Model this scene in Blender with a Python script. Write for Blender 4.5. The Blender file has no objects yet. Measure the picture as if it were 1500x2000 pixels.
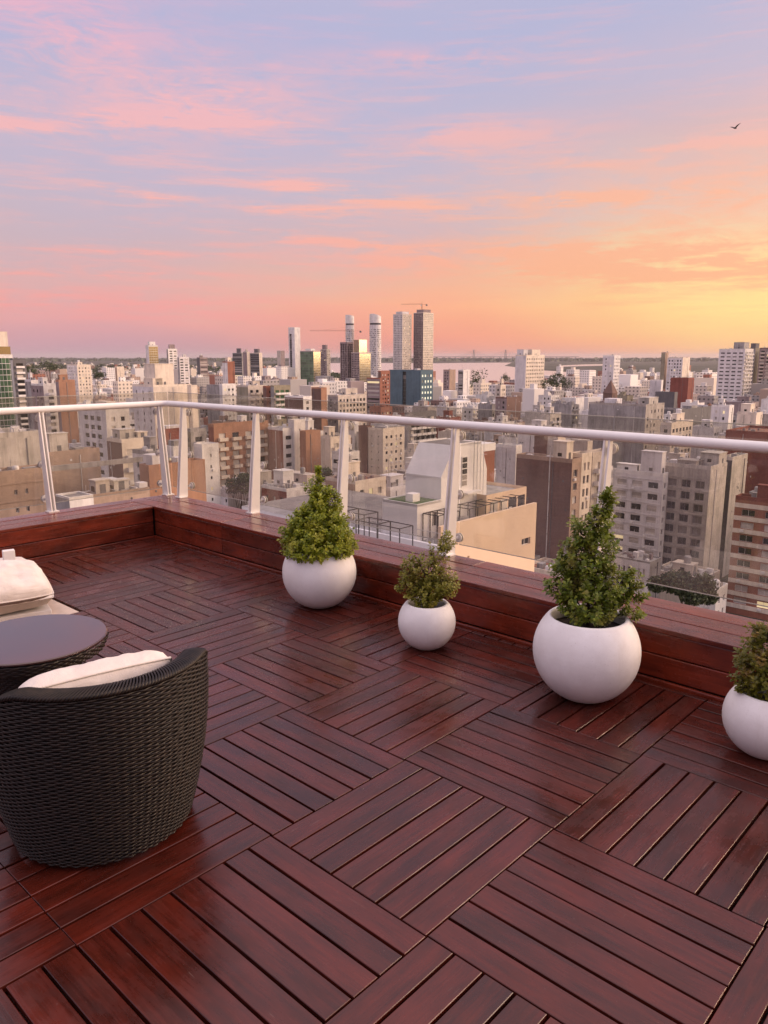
import bpy, bmesh, math, random
from mathutils import Vector, Matrix, noise
R = math.radians
random.seed(7)
sc = bpy.context.scene
col = sc.collection

# ------------------------------------------------------------------ camera
FPX, PITCH, HC = 1510.0, R(11.35), 1.6           # focal length in photo pixels, downward tilt, eye height over the deck
cam_d = bpy.data.cameras.new('camera'); cam = bpy.data.objects.new('camera', cam_d); col.objects.link(cam)
cam.location = (0, 0, HC); cam.rotation_euler = (R(90) - PITCH, 0, 0)
cam_d.sensor_fit = 'VERTICAL'; cam_d.sensor_height = 24.0; cam_d.sensor_width = 18.0
cam_d.lens = 24.0 * FPX / 2000.0
cam_d.clip_start = 0.05; cam_d.clip_end = 120000
sc.camera = cam
sc.render.resolution_x, sc.render.resolution_y = 768, 1024

SUN_AZ, SUN_EL = 78.0, 11.0                       # degrees right of the view direction, above the horizon

# ------------------------------------------------------------------ node helper
class NT:
    def __init__(s, tree): s.t = tree; s.n = tree.nodes; s.l = tree.links
    def new(s, kind, **kw):
        nd = s.n.new(kind)
        for k, v in kw.items(): setattr(nd, k, v)
        return nd
    def put(s, sock, v):
        if v is None: return
        if isinstance(v, bpy.types.NodeSocket): s.l.new(v, sock)
        else:
            try: sock.default_value = v
            except Exception: sock.default_value = (v[0], v[1], v[2], 1.0) if len(v) == 3 else v
    def math(s, op, a, b=None, c=None, clamp=False):
        nd = s.new('ShaderNodeMath', operation=op, use_clamp=clamp)
        s.put(nd.inputs[0], a); s.put(nd.inputs[1], b); s.put(nd.inputs[2], c); return nd.outputs[0]
    def vmath(s, op, a, b=None, scale=None):
        nd = s.new('ShaderNodeVectorMath', operation=op)
        s.put(nd.inputs[0], a); s.put(nd.inputs[1], b)
        if scale is not None: s.put(nd.inputs['Scale'], scale)
        return nd.outputs['Value'] if op in ('LENGTH', 'DOT_PRODUCT', 'DISTANCE') else nd.outputs[0]
    def mix(s, f, a, b, blend='MIX'):
        nd = s.new('ShaderNodeMix', data_type='RGBA', blend_type=blend)
        s.put(nd.inputs[0], f); s.put(nd.inputs[6], a); s.put(nd.inputs[7], b); return nd.outputs[2]
    def ramp(s, f, stops, interp='LINEAR'):
        nd = s.new('ShaderNodeValToRGB'); cr = nd.color_ramp; cr.interpolation = interp
        while len(cr.elements) < len(stops): cr.elements.new(0.5)
        for e, (p, c) in zip(cr.elements, stops):
            e.position = p; e.color = (c[0], c[1], c[2], 1) if not isinstance(c, (int, float)) else (c, c, c, 1)
        s.put(nd.inputs[0], f); return nd.outputs[0]
    def noise(s, vec, scale, detail=3, rough=0.5, dist=0.0, out=0):
        nd = s.new('ShaderNodeTexNoise'); s.put(nd.inputs['Vector'], vec)
        nd.inputs['Scale'].default_value = scale; nd.inputs['Detail'].default_value = detail
        nd.inputs['Roughness'].default_value = rough; nd.inputs['Distortion'].default_value = dist
        return nd.outputs[out]
    def mapping(s, vec, scale=(1, 1, 1), rot=(0, 0, 0), loc=(0, 0, 0)):
        nd = s.new('ShaderNodeMapping'); s.put(nd.inputs[0], vec)
        nd.inputs['Scale'].default_value = scale; nd.inputs['Rotation'].default_value = rot; nd.inputs['Location'].default_value = loc
        return nd.outputs[0]
    def smooth(s, x, lo, hi):
        nd = s.new('ShaderNodeMapRange', interpolation_type='SMOOTHSTEP'); s.put(nd.inputs[0], x)
        nd.inputs[1].default_value = lo; nd.inputs[2].default_value = hi; return nd.outputs[0]

def lin(r, g, b):
    f = lambda c: (c / 255) / 12.92 if c <= 10.3 else (((c / 255) + 0.055) / 1.055) ** 2.4
    return (f(r), f(g), f(b))

# ------------------------------------------------------------------ world: sunset sky with cirrus
world = bpy.data.worlds.new('World'); sc.world = world; world.use_nodes = True
w = NT(world.node_tree); w.n.clear()
wout = w.new('ShaderNodeOutputWorld'); bg = w.new('ShaderNodeBackground'); w.l.new(bg.outputs[0], wout.inputs[0])
tc = w.new('ShaderNodeTexCoord'); D3 = w.vmath('NORMALIZE', tc.outputs['Generated'])
sx = w.new('ShaderNodeSeparateXYZ'); w.l.new(D3, sx.inputs[0])
el = w.math('MULTIPLY', w.math('ARCSINE', sx.outputs[2]), 57.2958)
az = w.math('MULTIPLY', w.math('ARCTAN2', sx.outputs[0], sx.outputs[1]), 57.2958)
wob = w.noise(w.mapping(D3, (2.2, 2.2, 7.0)), 1.6, 2, 0.5)
elw = w.math('ADD', el, w.math('MULTIPLY', w.math('SUBTRACT', wob, 0.5), 5.0))
elw = w.math('MAXIMUM', elw, w.math('MULTIPLY', el, 0.4))
f60 = w.math('DIVIDE', elw, 60.0, clamp=True)
def st(*rows): return [(e / 60.0, lin(*c)) for e, c in rows]
left = w.ramp(f60, st((0, (190, 154, 168)), (1.3, (203, 156, 168)), (2.8, (228, 165, 166)), (4.6, (220, 174, 174)), (6.6, (204, 178, 187)),
                      (9.5, (199, 181, 196)), (14, (193, 183, 206)), (20, (184, 181, 213)), (30, (200, 184, 206)), (60, (238, 220, 224))))
mid = w.ramp(f60, st((0, (226, 148, 136)), (1.3, (246, 158, 134)), (3.5, (254, 178, 140)), (6, (236, 182, 158)), (8.2, (213, 181, 182)),
                     (11.0, (201, 185, 199)), (15, (190, 184, 208)), (20, (180, 182, 214)), (30, (200, 184, 206)), (60, (238, 220, 224))))
right = w.ramp(f60, st((0, (246, 168, 126)), (1.3, (254, 192, 132)), (4, (255, 226, 148)), (7, (253, 216, 160)), (10, (240, 197, 172)),
                       (13.5, (218, 183, 182)), (17.5, (196, 184, 205)), (22, (180, 182, 214)), (32, (202, 186, 206)), (60, (238, 220, 224))))
base = w.mix(w.smooth(az, -22, 6), left, mid)
base = w.mix(w.smooth(az, 2, 27), base, right)
base = w.mix(w.smooth(az, 125, 175), base, left)
# cirrus: streaks drawn out along the horizon, torn by a finer noise
P1 = w.mapping(D3, (1, 1, 5.5), (R(3), R(-7), 0), (1.3, 0.4, 0.2))
n1 = w.noise(P1, 3.1, 5, 0.66, 0.6)
n2 = w.noise(w.mapping(D3, (1, 1, 13), (R(2), R(5), 0), (4.1, 2.2, 0.7)), 7.0, 5, 0.66)
n3 = w.noise(w.mapping(D3, (1, 1, 4.0), (0, R(-12), 0), (2.0, 7.7, 0.1)), 15.0, 5, 0.68, 0.8)
def blob(a0, e0, sa, se, tilt=0.0):
    da = w.math('SUBTRACT', az, a0); de = w.math('SUBTRACT', w.math('SUBTRACT', el, e0), w.math('MULTIPLY', da, tilt))
    q = w.math('ADD', w.math('POWER', w.math('ABSOLUTE', w.math('DIVIDE', da, sa)), 2.0), w.math('POWER', w.math('ABSOLUTE', w.math('DIVIDE', de, se)), 2.0))
    return w.math('POWER', 2.718, w.math('MULTIPLY', q, -1.0))
def total(*ms):
    o = ms[0]
    for m in ms[1:]: o = w.math('MAXIMUM', o, m)
    return o
wide = total(blob(-22, 19.0, 12, 3.0, -0.16), blob(-13, 16.4, 9, 1.9, 0.03), blob(29, 21, 5, 1.8), blob(29, 16.3, 4, 1.5), blob(7, 14.4, 7, 0.9), blob(4, 18.8, 8, .7),
             blob(24, 10.0, 13, 2.6, 0.08), blob(17, 6.6, 15, 1.7, 0.0))
streak = total(blob(-24, 14.0, 6, 0.42, -0.06), blob(-16, 14.9, 6, 0.5, 0.05), blob(-2.5, 10.9, 7, 0.55, -0.12), blob(-6, 9.9, 5, 0.4, -0.05), blob(-4, 7.9, 9, 0.34, -0.10), blob(13, 10.4, 6, 0.4, 0.0),
               blob(16, 6.2, 16, 1.2, -0.03), blob(-19, 3.5, 17, 0.8, -0.035), blob(-22, 5.6, 10, 0.4, -0.02), blob(-18, 6.9, 3.5, .2), blob(-16, 10.5, 4, .3, -.08), blob(20, 13.2, 10, .5, .05))
tear = w.math('ADD', w.math('MULTIPLY', n1, 0.52), w.math('MULTIPLY', n3, 0.48))
mw = w.math('MULTIPLY', w.math('POWER', wide, 0.7), w.smooth(tear, 0.38, 0.60))
ms = w.math('MULTIPLY', w.math('POWER', streak, 0.7), w.smooth(w.math('ADD', w.math('MULTIPLY', n2, .65), w.math('MULTIPLY', n3, .35)), 0.38, 0.58))
mg = w.math('MULTIPLY', w.math('MULTIPLY', w.smooth(n2, 0.47, 0.72), 0.45), w.smooth(el, 0.5, 4))
mask = w.math('MINIMUM', w.math('ADD', w.math('ADD', mw, ms), mg), 1.0)
fel = w.math('DIVIDE', el, 30.0, clamp=True)
cl_l = w.ramp(fel, [(0, lin(238, 150, 152)), (.18, lin(247, 168, 160)), (.35, lin(249, 182, 174)), (.55, lin(241, 185, 191)), (.75, lin(226, 178, 204)), (1, lin(214, 180, 212))])
cl_r = w.ramp(fel, [(0, lin(252, 176, 128)), (.20, lin(251, 180, 142)), (.35, lin(250, 184, 154)), (.48, lin(238, 184, 180)), (.65, lin(228, 182, 194)), (1, lin(218, 184, 210))])
cloud = w.mix(w.smooth(az, -14, 16), cl_l, cl_r)
cloud = w.mix(w.smooth(az, 125, 175), cloud, cl_l)
skyc = w.mix(w.math('MULTIPLY', mask, 0.92), base, cloud)
skyc = w.vmath('SCALE', skyc, scale=w.math('ADD', 1.0, w.math('MULTIPLY', w.smooth(el, 23, 60), 0.9)))   # unseen sky overhead brightened further on purpose, to lift the ambient light
# the glow grows towards the sun, just outside the frame
SD = (math.sin(R(SUN_AZ)) * math.cos(R(3)), math.cos(R(SUN_AZ)) * math.cos(R(3)), math.sin(R(3)))
dt = w.math('MAXIMUM', w.vmath('DOT_PRODUCT', D3, SD), 0.0)
glow = w.math('MULTIPLY', w.math('POWER', dt, 7.0), 1.5)
gl = w.vmath('SCALE', (1.0, 0.60, 0.16), scale=glow)
skyc = w.vmath('ADD', skyc, gl)
nish = w.new('ShaderNodeTexSky', sky_type='NISHITA', sun_disc=False)
nish.sun_elevation = R(SUN_EL); nish.sun_rotation = R(SUN_AZ); nish.altitude = 60; nish.dust_density = 2.0
skyc = w.vmath('ADD', skyc, w.vmath('SCALE', nish.outputs[0], scale=0.006))
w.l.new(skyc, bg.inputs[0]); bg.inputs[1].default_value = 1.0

# ------------------------------------------------------------------ the low sun's glow
sun_d = bpy.data.lights.new('sun', 'SUN'); sun = bpy.data.objects.new('sun', sun_d); col.objects.link(sun)
sun_d.energy = 4.9; sun_d.angle = R(46); sun_d.color = (1.0, 0.71, 0.53)
sv = Vector((math.sin(R(SUN_AZ)) * math.cos(R(SUN_EL)), math.cos(R(SUN_AZ)) * math.cos(R(SUN_EL)), math.sin(R(SUN_EL))))
sun.rotation_euler = sv.to_track_quat('Z', 'Y').to_euler()

sc.view_settings.view_transform = 'Standard'; sc.view_settings.look = 'None'
sc.view_settings.exposure = 0.0; sc.view_settings.gamma = 1.0
sc.render.engine = 'CYCLES'
cy = sc.cycles
cy.use_denoising = True
try: cy.denoiser = 'OPENIMAGEDENOISE'
except Exception: pass
cy.max_bounces = 7; cy.diffuse_bounces = 3; cy.glossy_bounces = 3; cy.transmission_bounces = 4; cy.transparent_max_bounces = 12
cy.volume_bounces = 0; cy.caustics_reflective = False; cy.caustics_refractive = False

# ------------------------------------------------------------------ places: pixel of the photograph -> point in the world
CP, SP = math.cos(PITCH), math.sin(PITCH)
def ray(x, y):
    yu = 1000.0 - y
    return (x - 750.0, FPX * CP + yu * SP, yu * CP - FPX * SP)
def at_z(x, y, z):
    r = ray(x, y); t = (z - HC) / r[2]; return Vector((r[0] * t, r[1] * t, z))
def at_d(x, y, d):
    r = ray(x, y); t = d / r[1]; return Vector((r[0] * t, d, HC + r[2] * t))
def proj(P):
    z = P[2] - HC; fw = P[1] * CP - z * SP; up = P[1] * SP + z * CP
    return 750 + FPX * P[0] / fw, 1000 - FPX * up / fw
AU = R(47.2)                                      # the terrace and the whole street grid stand at this angle
UV = Vector((-math.sin(AU), math.cos(AU), 0)); VV = Vector((math.cos(AU), math.sin(AU), 0))
GZ = -58.0                                        # street level

# ------------------------------------------------------------------ mesh helpers
class MB:
    def __init__(s): s.v = []; s.f = []; s.m = []; s.uv = []
    def quad(s, a, b, c, d, m=0, uv=None):
        i = len(s.v); s.v += [tuple(a), tuple(b), tuple(c), tuple(d)]; s.f.append((i, i + 1, i + 2, i + 3)); s.m.append(m); s.uv.append(uv)
    def tri(s, a, b, c, m=0):
        i = len(s.v); s.v += [tuple(a), tuple(b), tuple(c)]; s.f.append((i, i + 1, i + 2)); s.m.append(m); s.uv.append(None)
    def hexa(s, p, m=0, skip=()):                 # 8 corners: bottom ring then top ring, counter-clockwise from above
        i = len(s.v); s.v += [tuple(q) for q in p]
        for k, q in enumerate(((3, 2, 1, 0), (4, 5, 6, 7), (0, 1, 5, 4), (1, 2, 6, 5), (2, 3, 7, 6), (3, 0, 4, 7))):
            if k in skip: continue
            s.f.append(tuple(i + t for t in q)); s.m.append(m); s.uv.append(None)
    def box(s, x0, x1, y0, y1, z0, z1, m=0, skip=()):
        s.hexa([(x0, y0, z0), (x1, y0, z0), (x1, y1, z0), (x0, y1, z0), (x0, y0, z1), (x1, y0, z1), (x1, y1, z1), (x0, y1, z1)], m, skip)
    def bar(s, a, b, r, n=6, m=0, r2=None, cap=True):
        a, b = Vector(a), Vector(b); d = (b - a).normalized(); r2 = r if r2 is None else r2
        e = d.cross(Vector((0, 0, 1)) if abs(d.z) < 0.9 else Vector((1, 0, 0))).normalized(); g = d.cross(e)
        i = len(s.v)
        for k in range(n):
            t = 2 * math.pi * k / n + math.pi / n; o = e * math.cos(t) + g * math.sin(t)
            s.v.append(tuple(a + o * r)); s.v.append(tuple(b + o * r2))
        for k in range(n):
            j = (k + 1) % n
            s.f.append((i + 2 * k, i + 2 * k + 1, i + 2 * j + 1, i + 2 * j)); s.m.append(m); s.uv.append(None)
        if cap:
            s.f.append(tuple(i + 2 * k for k in range(n))); s.m.append(m); s.uv.append(None)
            s.f.append(tuple(i + 2 * k + 1 for k in reversed(range(n)))); s.m.append(m); s.uv.append(None)
    def lathe(s, prof, n=32, m=0, c=(0, 0, 0)):
        i = len(s.v)
        for r, z in prof:
            for k in range(n):
                t = 2 * math.pi * k / n; s.v.append((c[0] + r * math.cos(t), c[1] + r * math.sin(t), c[2] + z))
        for a in range(len(prof) - 1):
            for k in range(n):
                j = (k + 1) % n
                s.f.append((i + a * n + k, i + a * n + j, i + (a + 1) * n + j, i + (a + 1) * n + k)); s.m.append(m); s.uv.append(None)
    def mesh(s, name, mats, smooth=False):
        me = bpy.data.meshes.new(name); me.from_pydata(s.v, [], s.f)
        for mt in (mats if isinstance(mats, (list, tuple)) else [mats]): me.materials.append(mt)
        if any(s.m): me.polygons.foreach_set('material_index', s.m)
        if smooth: me.polygons.foreach_set('use_smooth', [True] * len(s.f))
        if any(u is not None for u in s.uv):
            lay = me.uv_layers.new(name='UVMap'); buf = []
            for f, u in zip(s.f, s.uv):
                buf += [c for q in (u or [(0, 0)] * len(f)) for c in q]
            lay.data.foreach_set('uv', buf)
        me.update(); return me
    def build(s, name, mats, parent=None, smooth=False, **kw):
        return put(name, s.mesh(name, mats, smooth), parent, **kw)
def put(name, me, parent=None, loc=(0, 0, 0), rz=0.0, kind=None, label=None, cat=None, group=None):
    o = bpy.data.objects.new(name, me); col.objects.link(o); o.location = loc; o.rotation_euler = (0, 0, rz); o.parent = parent
    return tag(o, label, cat, group, kind)
def tag(o, label=None, cat=None, group=None, kind=None):
    if label: o['label'] = label
    if cat: o['category'] = cat
    if group: o['group'] = group
    if kind: o['kind'] = kind
    return o
def thing(name, label, cat, loc=(0, 0, 0), rz=0.0, group=None):
    return put(name, None, None, loc, rz, None, label, cat, group)
def bevelled(o, wd=0.004, seg=2):
    m = o.modifiers.new('bevel', 'BEVEL'); m.width = wd; m.segments = seg; m.limit_method = 'ANGLE'; return o

# ------------------------------------------------------------------ materials
def mat(name):
    m = bpy.data.materials.new(name); m.use_nodes = True; t = NT(m.node_tree)
    return m, t, t.n['Principled BSDF']
def rnd(t):                                       # one random number for each object and each loose piece
    oi = t.new('ShaderNodeObjectInfo').outputs['Random']; gi = t.new('ShaderNodeNewGeometry').outputs['Random Per Island']
    return t.math('FRACT', t.math('ADD', oi, gi))
def coords(t): return t.new('ShaderNodeTexCoord').outputs['Object']
def bump(t, b, h, dist=0.002, st=0.6):
    nd = t.new('ShaderNodeBump'); nd.inputs['Strength'].default_value = st; nd.inputs['Distance'].default_value = dist
    t.put(nd.inputs['Height'], h); t.l.new(nd.outputs[0], b.inputs['Normal'])

def wood(name, dark, lite, rough=(0.20, 0.42), grain=(1.5, 26, 26), coat=0.35, spec=0.5):
    m, t, b = mat(name); r = rnd(t); c = coords(t)
    off = t.new('ShaderNodeCombineXYZ'); t.put(off.inputs[0], t.math('MULTIPLY', r, 37.0)); t.put(off.inputs[1], t.math('MULTIPLY', r, 91.0))
    P = t.vmath('ADD', c, off.outputs[0])
    g = t.noise(t.mapping(P, grain), 3.0, 6, 0.62, 0.35)
    big = t.noise(t.mapping(P, tuple(2.2 if q < 5 else 7.0 for q in grain)), 1.6, 4, 0.6)
    f = t.math('ADD', t.math('MULTIPLY', g, 0.40), t.math('ADD', t.math('MULTIPLY', big, 0.75), t.math('MULTIPLY', t.math('SUBTRACT', r, 0.5), 0.14)))
    cc = t.mix(t.smooth(f, 0.36, 0.86), dark, lite)
    hue = t.math('FRACT', t.math('MULTIPLY', r, 7.31))
    worn = t.smooth(t.noise(t.mapping(P, tuple(1.4 if q < 5 else 6.0 for q in grain)), 2.2, 4, 0.62), 0.46, 0.72)
    cc = t.mix(t.math('MULTIPLY', worn, t.math('ADD', 0.12, t.math('MULTIPLY', hue, 0.20))), cc, (lite[0] * 0.52, lite[1] * 0.95, lite[2] * 0.85))
    specks = t.smooth(t.noise(P, 95.0, 2, 0.5), 0.735, 0.76)
    cc = t.mix(t.math('MULTIPLY', specks, 0.3), cc, (0.22, 0.14, 0.12))
    scr = t.math('MULTIPLY', t.smooth(t.noise(t.mapping(P, (3, 60, 60), (0, 0, 0.3)), 2.0, 2, 0.5), 0.70, 0.73), t.smooth(t.noise(P, 2.0, 2, .5), .56, .62))
    cc = t.mix(t.math('MULTIPLY', scr, 0.35), cc, (0.26, 0.17, 0.14))
    t.l.new(cc, b.inputs['Base Color'])
    dust = t.noise(P, 4.5, 5, 0.65)
    rr = t.math('ADD', rough[0], t.math('MULTIPLY', t.smooth(t.math('ADD', t.math('MULTIPLY', dust, 0.75), t.math('MULTIPLY', g, 0.25)), .3, .7), rough[1] - rough[0]))
    t.put(b.inputs['Roughness'], rr)
    b.inputs['Specular IOR Level'].default_value = spec; b.inputs['Coat Weight'].default_value = coat; t.put(b.inputs['Coat Roughness'], t.math('MULTIPLY', rr, 0.75))
    bump(t, b, g, 0.0010, 0.45)
    return m
M = {}
M['deck'] = wood('deck_hardwood', (0.031, 0.0060, 0.0036), (0.112, 0.0160, 0.0082), (0.13, 0.44), coat=0.30, spec=0.34)
M['kerb'] = wood('ledge_hardwood', (0.070, 0.010, 0.005), (0.24, 0.036, 0.015), (0.18, 0.36), coat=0.4)
M['kerb_y'] = wood('ledge_hardwood_lengthwise', (0.070, 0.010, 0.005), (0.24, 0.036, 0.015), (0.18, 0.36), (26, 1.5, 26), coat=0.4)
M['under'], t, b = mat('dark_underfloor'); b.inputs['Base Color'].default_value = (0.006, 0.004, 0.004, 1); b.inputs['Roughness'].default_value = 0.9
def plain(name, c, rough=0.5, var=0.08, scale=6.0, metal=0.0, bmp=0.0):
    m, t, b = mat(name); P = coords(t); n = t.noise(P, scale, 5, 0.6)
    cc = t.mix(t.smooth(n, 0.3, 0.75), tuple(k * (1 - var) for k in c), tuple(min(1, k * (1 + var)) for k in c))
    t.l.new(cc, b.inputs['Base Color']); b.inputs['Roughness'].default_value = rough; b.inputs['Metallic'].default_value = metal
    if bmp: bump(t, b, t.noise(P, scale * 12, 3, 0.6), bmp, 0.5)
    return m
M['paint'] = plain('white_painted_steel', (0.86, 0.83, 0.79), 0.33, 0.03, 9)
M['clamp'] = plain('clamp_enamel', (0.66, 0.63, 0.60), 0.35, 0.05, 30, 0.0)
m, t, b = mat('white_fibre_cement'); M['pot'] = m
P = t.vmath('ADD', coords(t), t.vmath('SCALE', (13.0, 7.0, 3.0), scale=t.new('ShaderNodeObjectInfo').outputs['Random']))
n1 = t.noise(P, 6.0, 6, 0.65); n2 = t.noise(t.mapping(P, (14, 14, 2.0)), 1.0, 4, 0.6); n3 = t.noise(P, 120.0, 2, 0.5)
c = t.mix(t.smooth(n1, 0.35, 0.7), (0.77, 0.745, 0.72), (0.86, 0.845, 0.825))
c = t.mix(t.math('MULTIPLY', t.smooth(n2, 0.55, 0.8), 0.35), c, (0.62, 0.57, 0.52)); c = t.mix(t.math('MULTIPLY', t.smooth(n3, 0.68, 0.74), 0.35), c, (0.5, 0.45, 0.4))
t.l.new(c, b.inputs['Base Color']); t.put(b.inputs['Roughness'], t.math('ADD', 0.42, t.math('MULTIPLY', n1, 0.25))); bump(t, b, t.math('ADD', n1, t.math('MULTIPLY', n3, 0.25)), 0.0025, 0.5)
M['soil'] = plain('potting_soil', (0.03, 0.018, 0.012), 0.95, 0.5, 60, 0, 0.01)
M['stone'] = plain('beige_stone', (0.62, 0.50, 0.40), 0.5, 0.12, 10)
m, t, b = mat('cream_canvas'); M['cloth'] = m; P = coords(t)
n1 = t.noise(P, 9.0, 4, 0.6); wv = t.noise(t.mapping(P, (260, 260, 260)), 1.0, 1, 0.5); cr_ = t.noise(t.mapping(P, (5, 16, 9)), 1.0, 4, 0.6, 1.2)
t.l.new(t.mix(t.smooth(n1, 0.3, 0.75), (0.66, 0.59, 0.53), (0.78, 0.71, 0.64)), b.inputs['Base Color']); b.inputs['Roughness'].default_value = 0.9; b.inputs['Specular IOR Level'].default_value = 0.2
bump(t, b, t.math('ADD', t.math('MULTIPLY', wv, 0.10), cr_), 0.012, 0.6)
M['whitewood'] = plain('white_painted_wood', (0.80, 0.76, 0.72), 0.45, 0.04, 10)
M['stem'] = plain('shrub_bark', (0.05, 0.030, 0.018), 0.9, 0.3, 40)
# glass of the balustrade: clear, thin, with a weak mirror of the sky and a little grime
m, t, b = mat('balustrade_glass'); M['glass'] = m
t.n.remove(b); out = t.n['Material Output']
tr = t.new('ShaderNodeBsdfTransparent'); tr.inputs[0].default_value = (0.90, 0.89, 0.86, 1)
gs = t.new('ShaderNodeBsdfGlossy'); gs.inputs['Roughness'].default_value = 0.02
df = t.new('ShaderNodeBsdfDiffuse'); df.inputs[0].default_value = (0.55, 0.50, 0.45, 1)
lw = t.new('ShaderNodeLayerWeight'); fr = t.math('ADD', 0.055, t.math('MULTIPLY', t.math('POWER', lw.outputs['Facing'], 5.0), 0.9))
m1 = t.new('ShaderNodeMixShader'); t.put(m1.inputs[0], fr); t.l.new(tr.outputs[0], m1.inputs[1]); t.l.new(gs.outputs[0], m1.inputs[2])
m2 = t.new('ShaderNodeMixShader'); t.put(m2.inputs[0], t.math('MULTIPLY', t.math('ADD', 0.25, t.smooth(t.noise(t.mapping(coords(t), (1, 1, .5)), 2.2, 5, 0.65), 0.35, 0.75)), 0.085))
t.l.new(m1.outputs[0], m2.inputs[1]); t.l.new(df.outputs[0], m2.inputs[2]); t.l.new(m2.outputs[0], out.inputs[0])
M['gedge'] = plain('glass_edge', (0.36, 0.36, 0.31), 0.2, 0.1, 5)
m, t, b = mat('smoked_table_glass'); M['tglass'] = m
b.inputs['Base Color'].default_value = (0.062, 0.030, 0.026, 1); b.inputs['Roughness'].default_value = 0.07; b.inputs['Specular IOR Level'].default_value = 0.5
b.inputs['Coat Weight'].default_value = 0.55; b.inputs['Coat Roughness'].default_value = 0.05; b.inputs['Coat IOR'].default_value = 1.55
m, t, b = mat('dark_wicker'); M['wicker'] = m
r = rnd(t); n = t.noise(coords(t), 45, 3, 0.6)
t.l.new(t.mix(t.smooth(n, 0.3, 0.75), (0.006, 0.0038, 0.003), (0.021, 0.0125, 0.0085)), b.inputs['Base Color']); b.inputs['Roughness'].default_value = 0.5; b.inputs['Specular IOR Level'].default_value = 0.35
def leafmat(name, a, bb, tip, tipw):
    m, t, b = mat(name); r = rnd(t); n = t.noise(coords(t), 9.0, 2, 0.5)
    c = t.mix(r, a, bb); c = t.mix(t.math('MULTIPLY', t.smooth(n, 0.50, 0.68), tipw), c, tip)
    t.l.new(c, b.inputs['Base Color']); b.inputs['Roughness'].default_value = 0.34
    tl = t.new('ShaderNodeBsdfTranslucent'); t.l.new(t.mix(0.5, c, (0.30, 0.34, 0.03)), tl.inputs[0])
    mx = t.new('ShaderNodeMixShader'); mx.inputs[0].default_value = 0.28
    t.l.new(b.outputs[0], mx.inputs[1]); t.l.new(tl.outputs[0], mx.inputs[2]); t.l.new(mx.outputs[0], t.n['Material Output'].inputs[0])
    return m

# ------------------------------------------------------------------ terrace: local x = outward over the right ledge, local y = along it away from us
C0 = at_z(304, 1048, 0.0); C0.z = 0
TR = (C0.x, C0.y, 0.0)
def T(b_, a_, z=0.0): return C0 + VV * b_ - UV * a_ + Vector((0, 0, z))
TS, GA, GB = 0.688, 0.147, -0.067                # tile size and the tile grid's offsets along the ledge and across it
deck = MB(); deck.box(-9.0, 0.0, -11.0, 0.0, -0.30, -0.034)
deck = deck.build('deck_floor', M['under'], None, loc=TR, rz=AU, kind='structure')
SL = TS / 7.0; GAP = 0.0095; TH = 0.024
def slat_mb(ln, wd, th=TH, bv=0.0016):
    mb = MB(); x, y = ln / 2, wd / 2
    p = [(-x, -y, -th), (x, -y, -th), (x, y, -th), (-x, y, -th), (-x, -y, -bv), (x, -y, -bv), (x, y, -bv), (-x, y, -bv)]
    mb.hexa(p, 0, (1,)); i = 4
    q = [(-x + bv, -y + bv, 0), (x - bv, -y + bv, 0), (x - bv, y - bv, 0), (-x + bv, y - bv, 0)]
    j = len(mb.v); mb.v += q; mb.f.append((j, j + 1, j + 2, j + 3)); mb.m.append(0); mb.uv.append(None)
    for k in range(4):
        n = (k + 1) % 4; mb.f.append((i + k, i + n, j + n, j + k)); mb.m.append(0); mb.uv.append(None)
    return mb
tiles = []
for k in range(-1, 15):
    for j in range(-1, 12):
        a0, a1 = max(0.006, GA + k * TS), GA + (k + 1) * TS
        b1, b0 = min(-0.028, GB - j * TS), GB - (j + 1) * TS
        if a1 - a0 < 0.03 or b1 - b0 < 0.03: continue
        if k in (0, 1) and j in (2, 3): continue
        par = (k + j + (1 if j >= 4 else 0)) % 2
        c = T((b0 + b1) / 2, (a0 + a1) / 2); d = c.length
        vis = False
        for bb in (b0, b1):
            for aa in (a0, a1):
                q = T(bb, aa)
                if q.y > 0.3:
                    px, py = proj(q)
                    if -20 < px < 1520 and py < 2030: vis = True
        tiles.append((d, vis, k, j, a0, a1, b0, b1, par))
tiles.sort()
cache = {}
rest = MB(); nvis = 0
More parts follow.
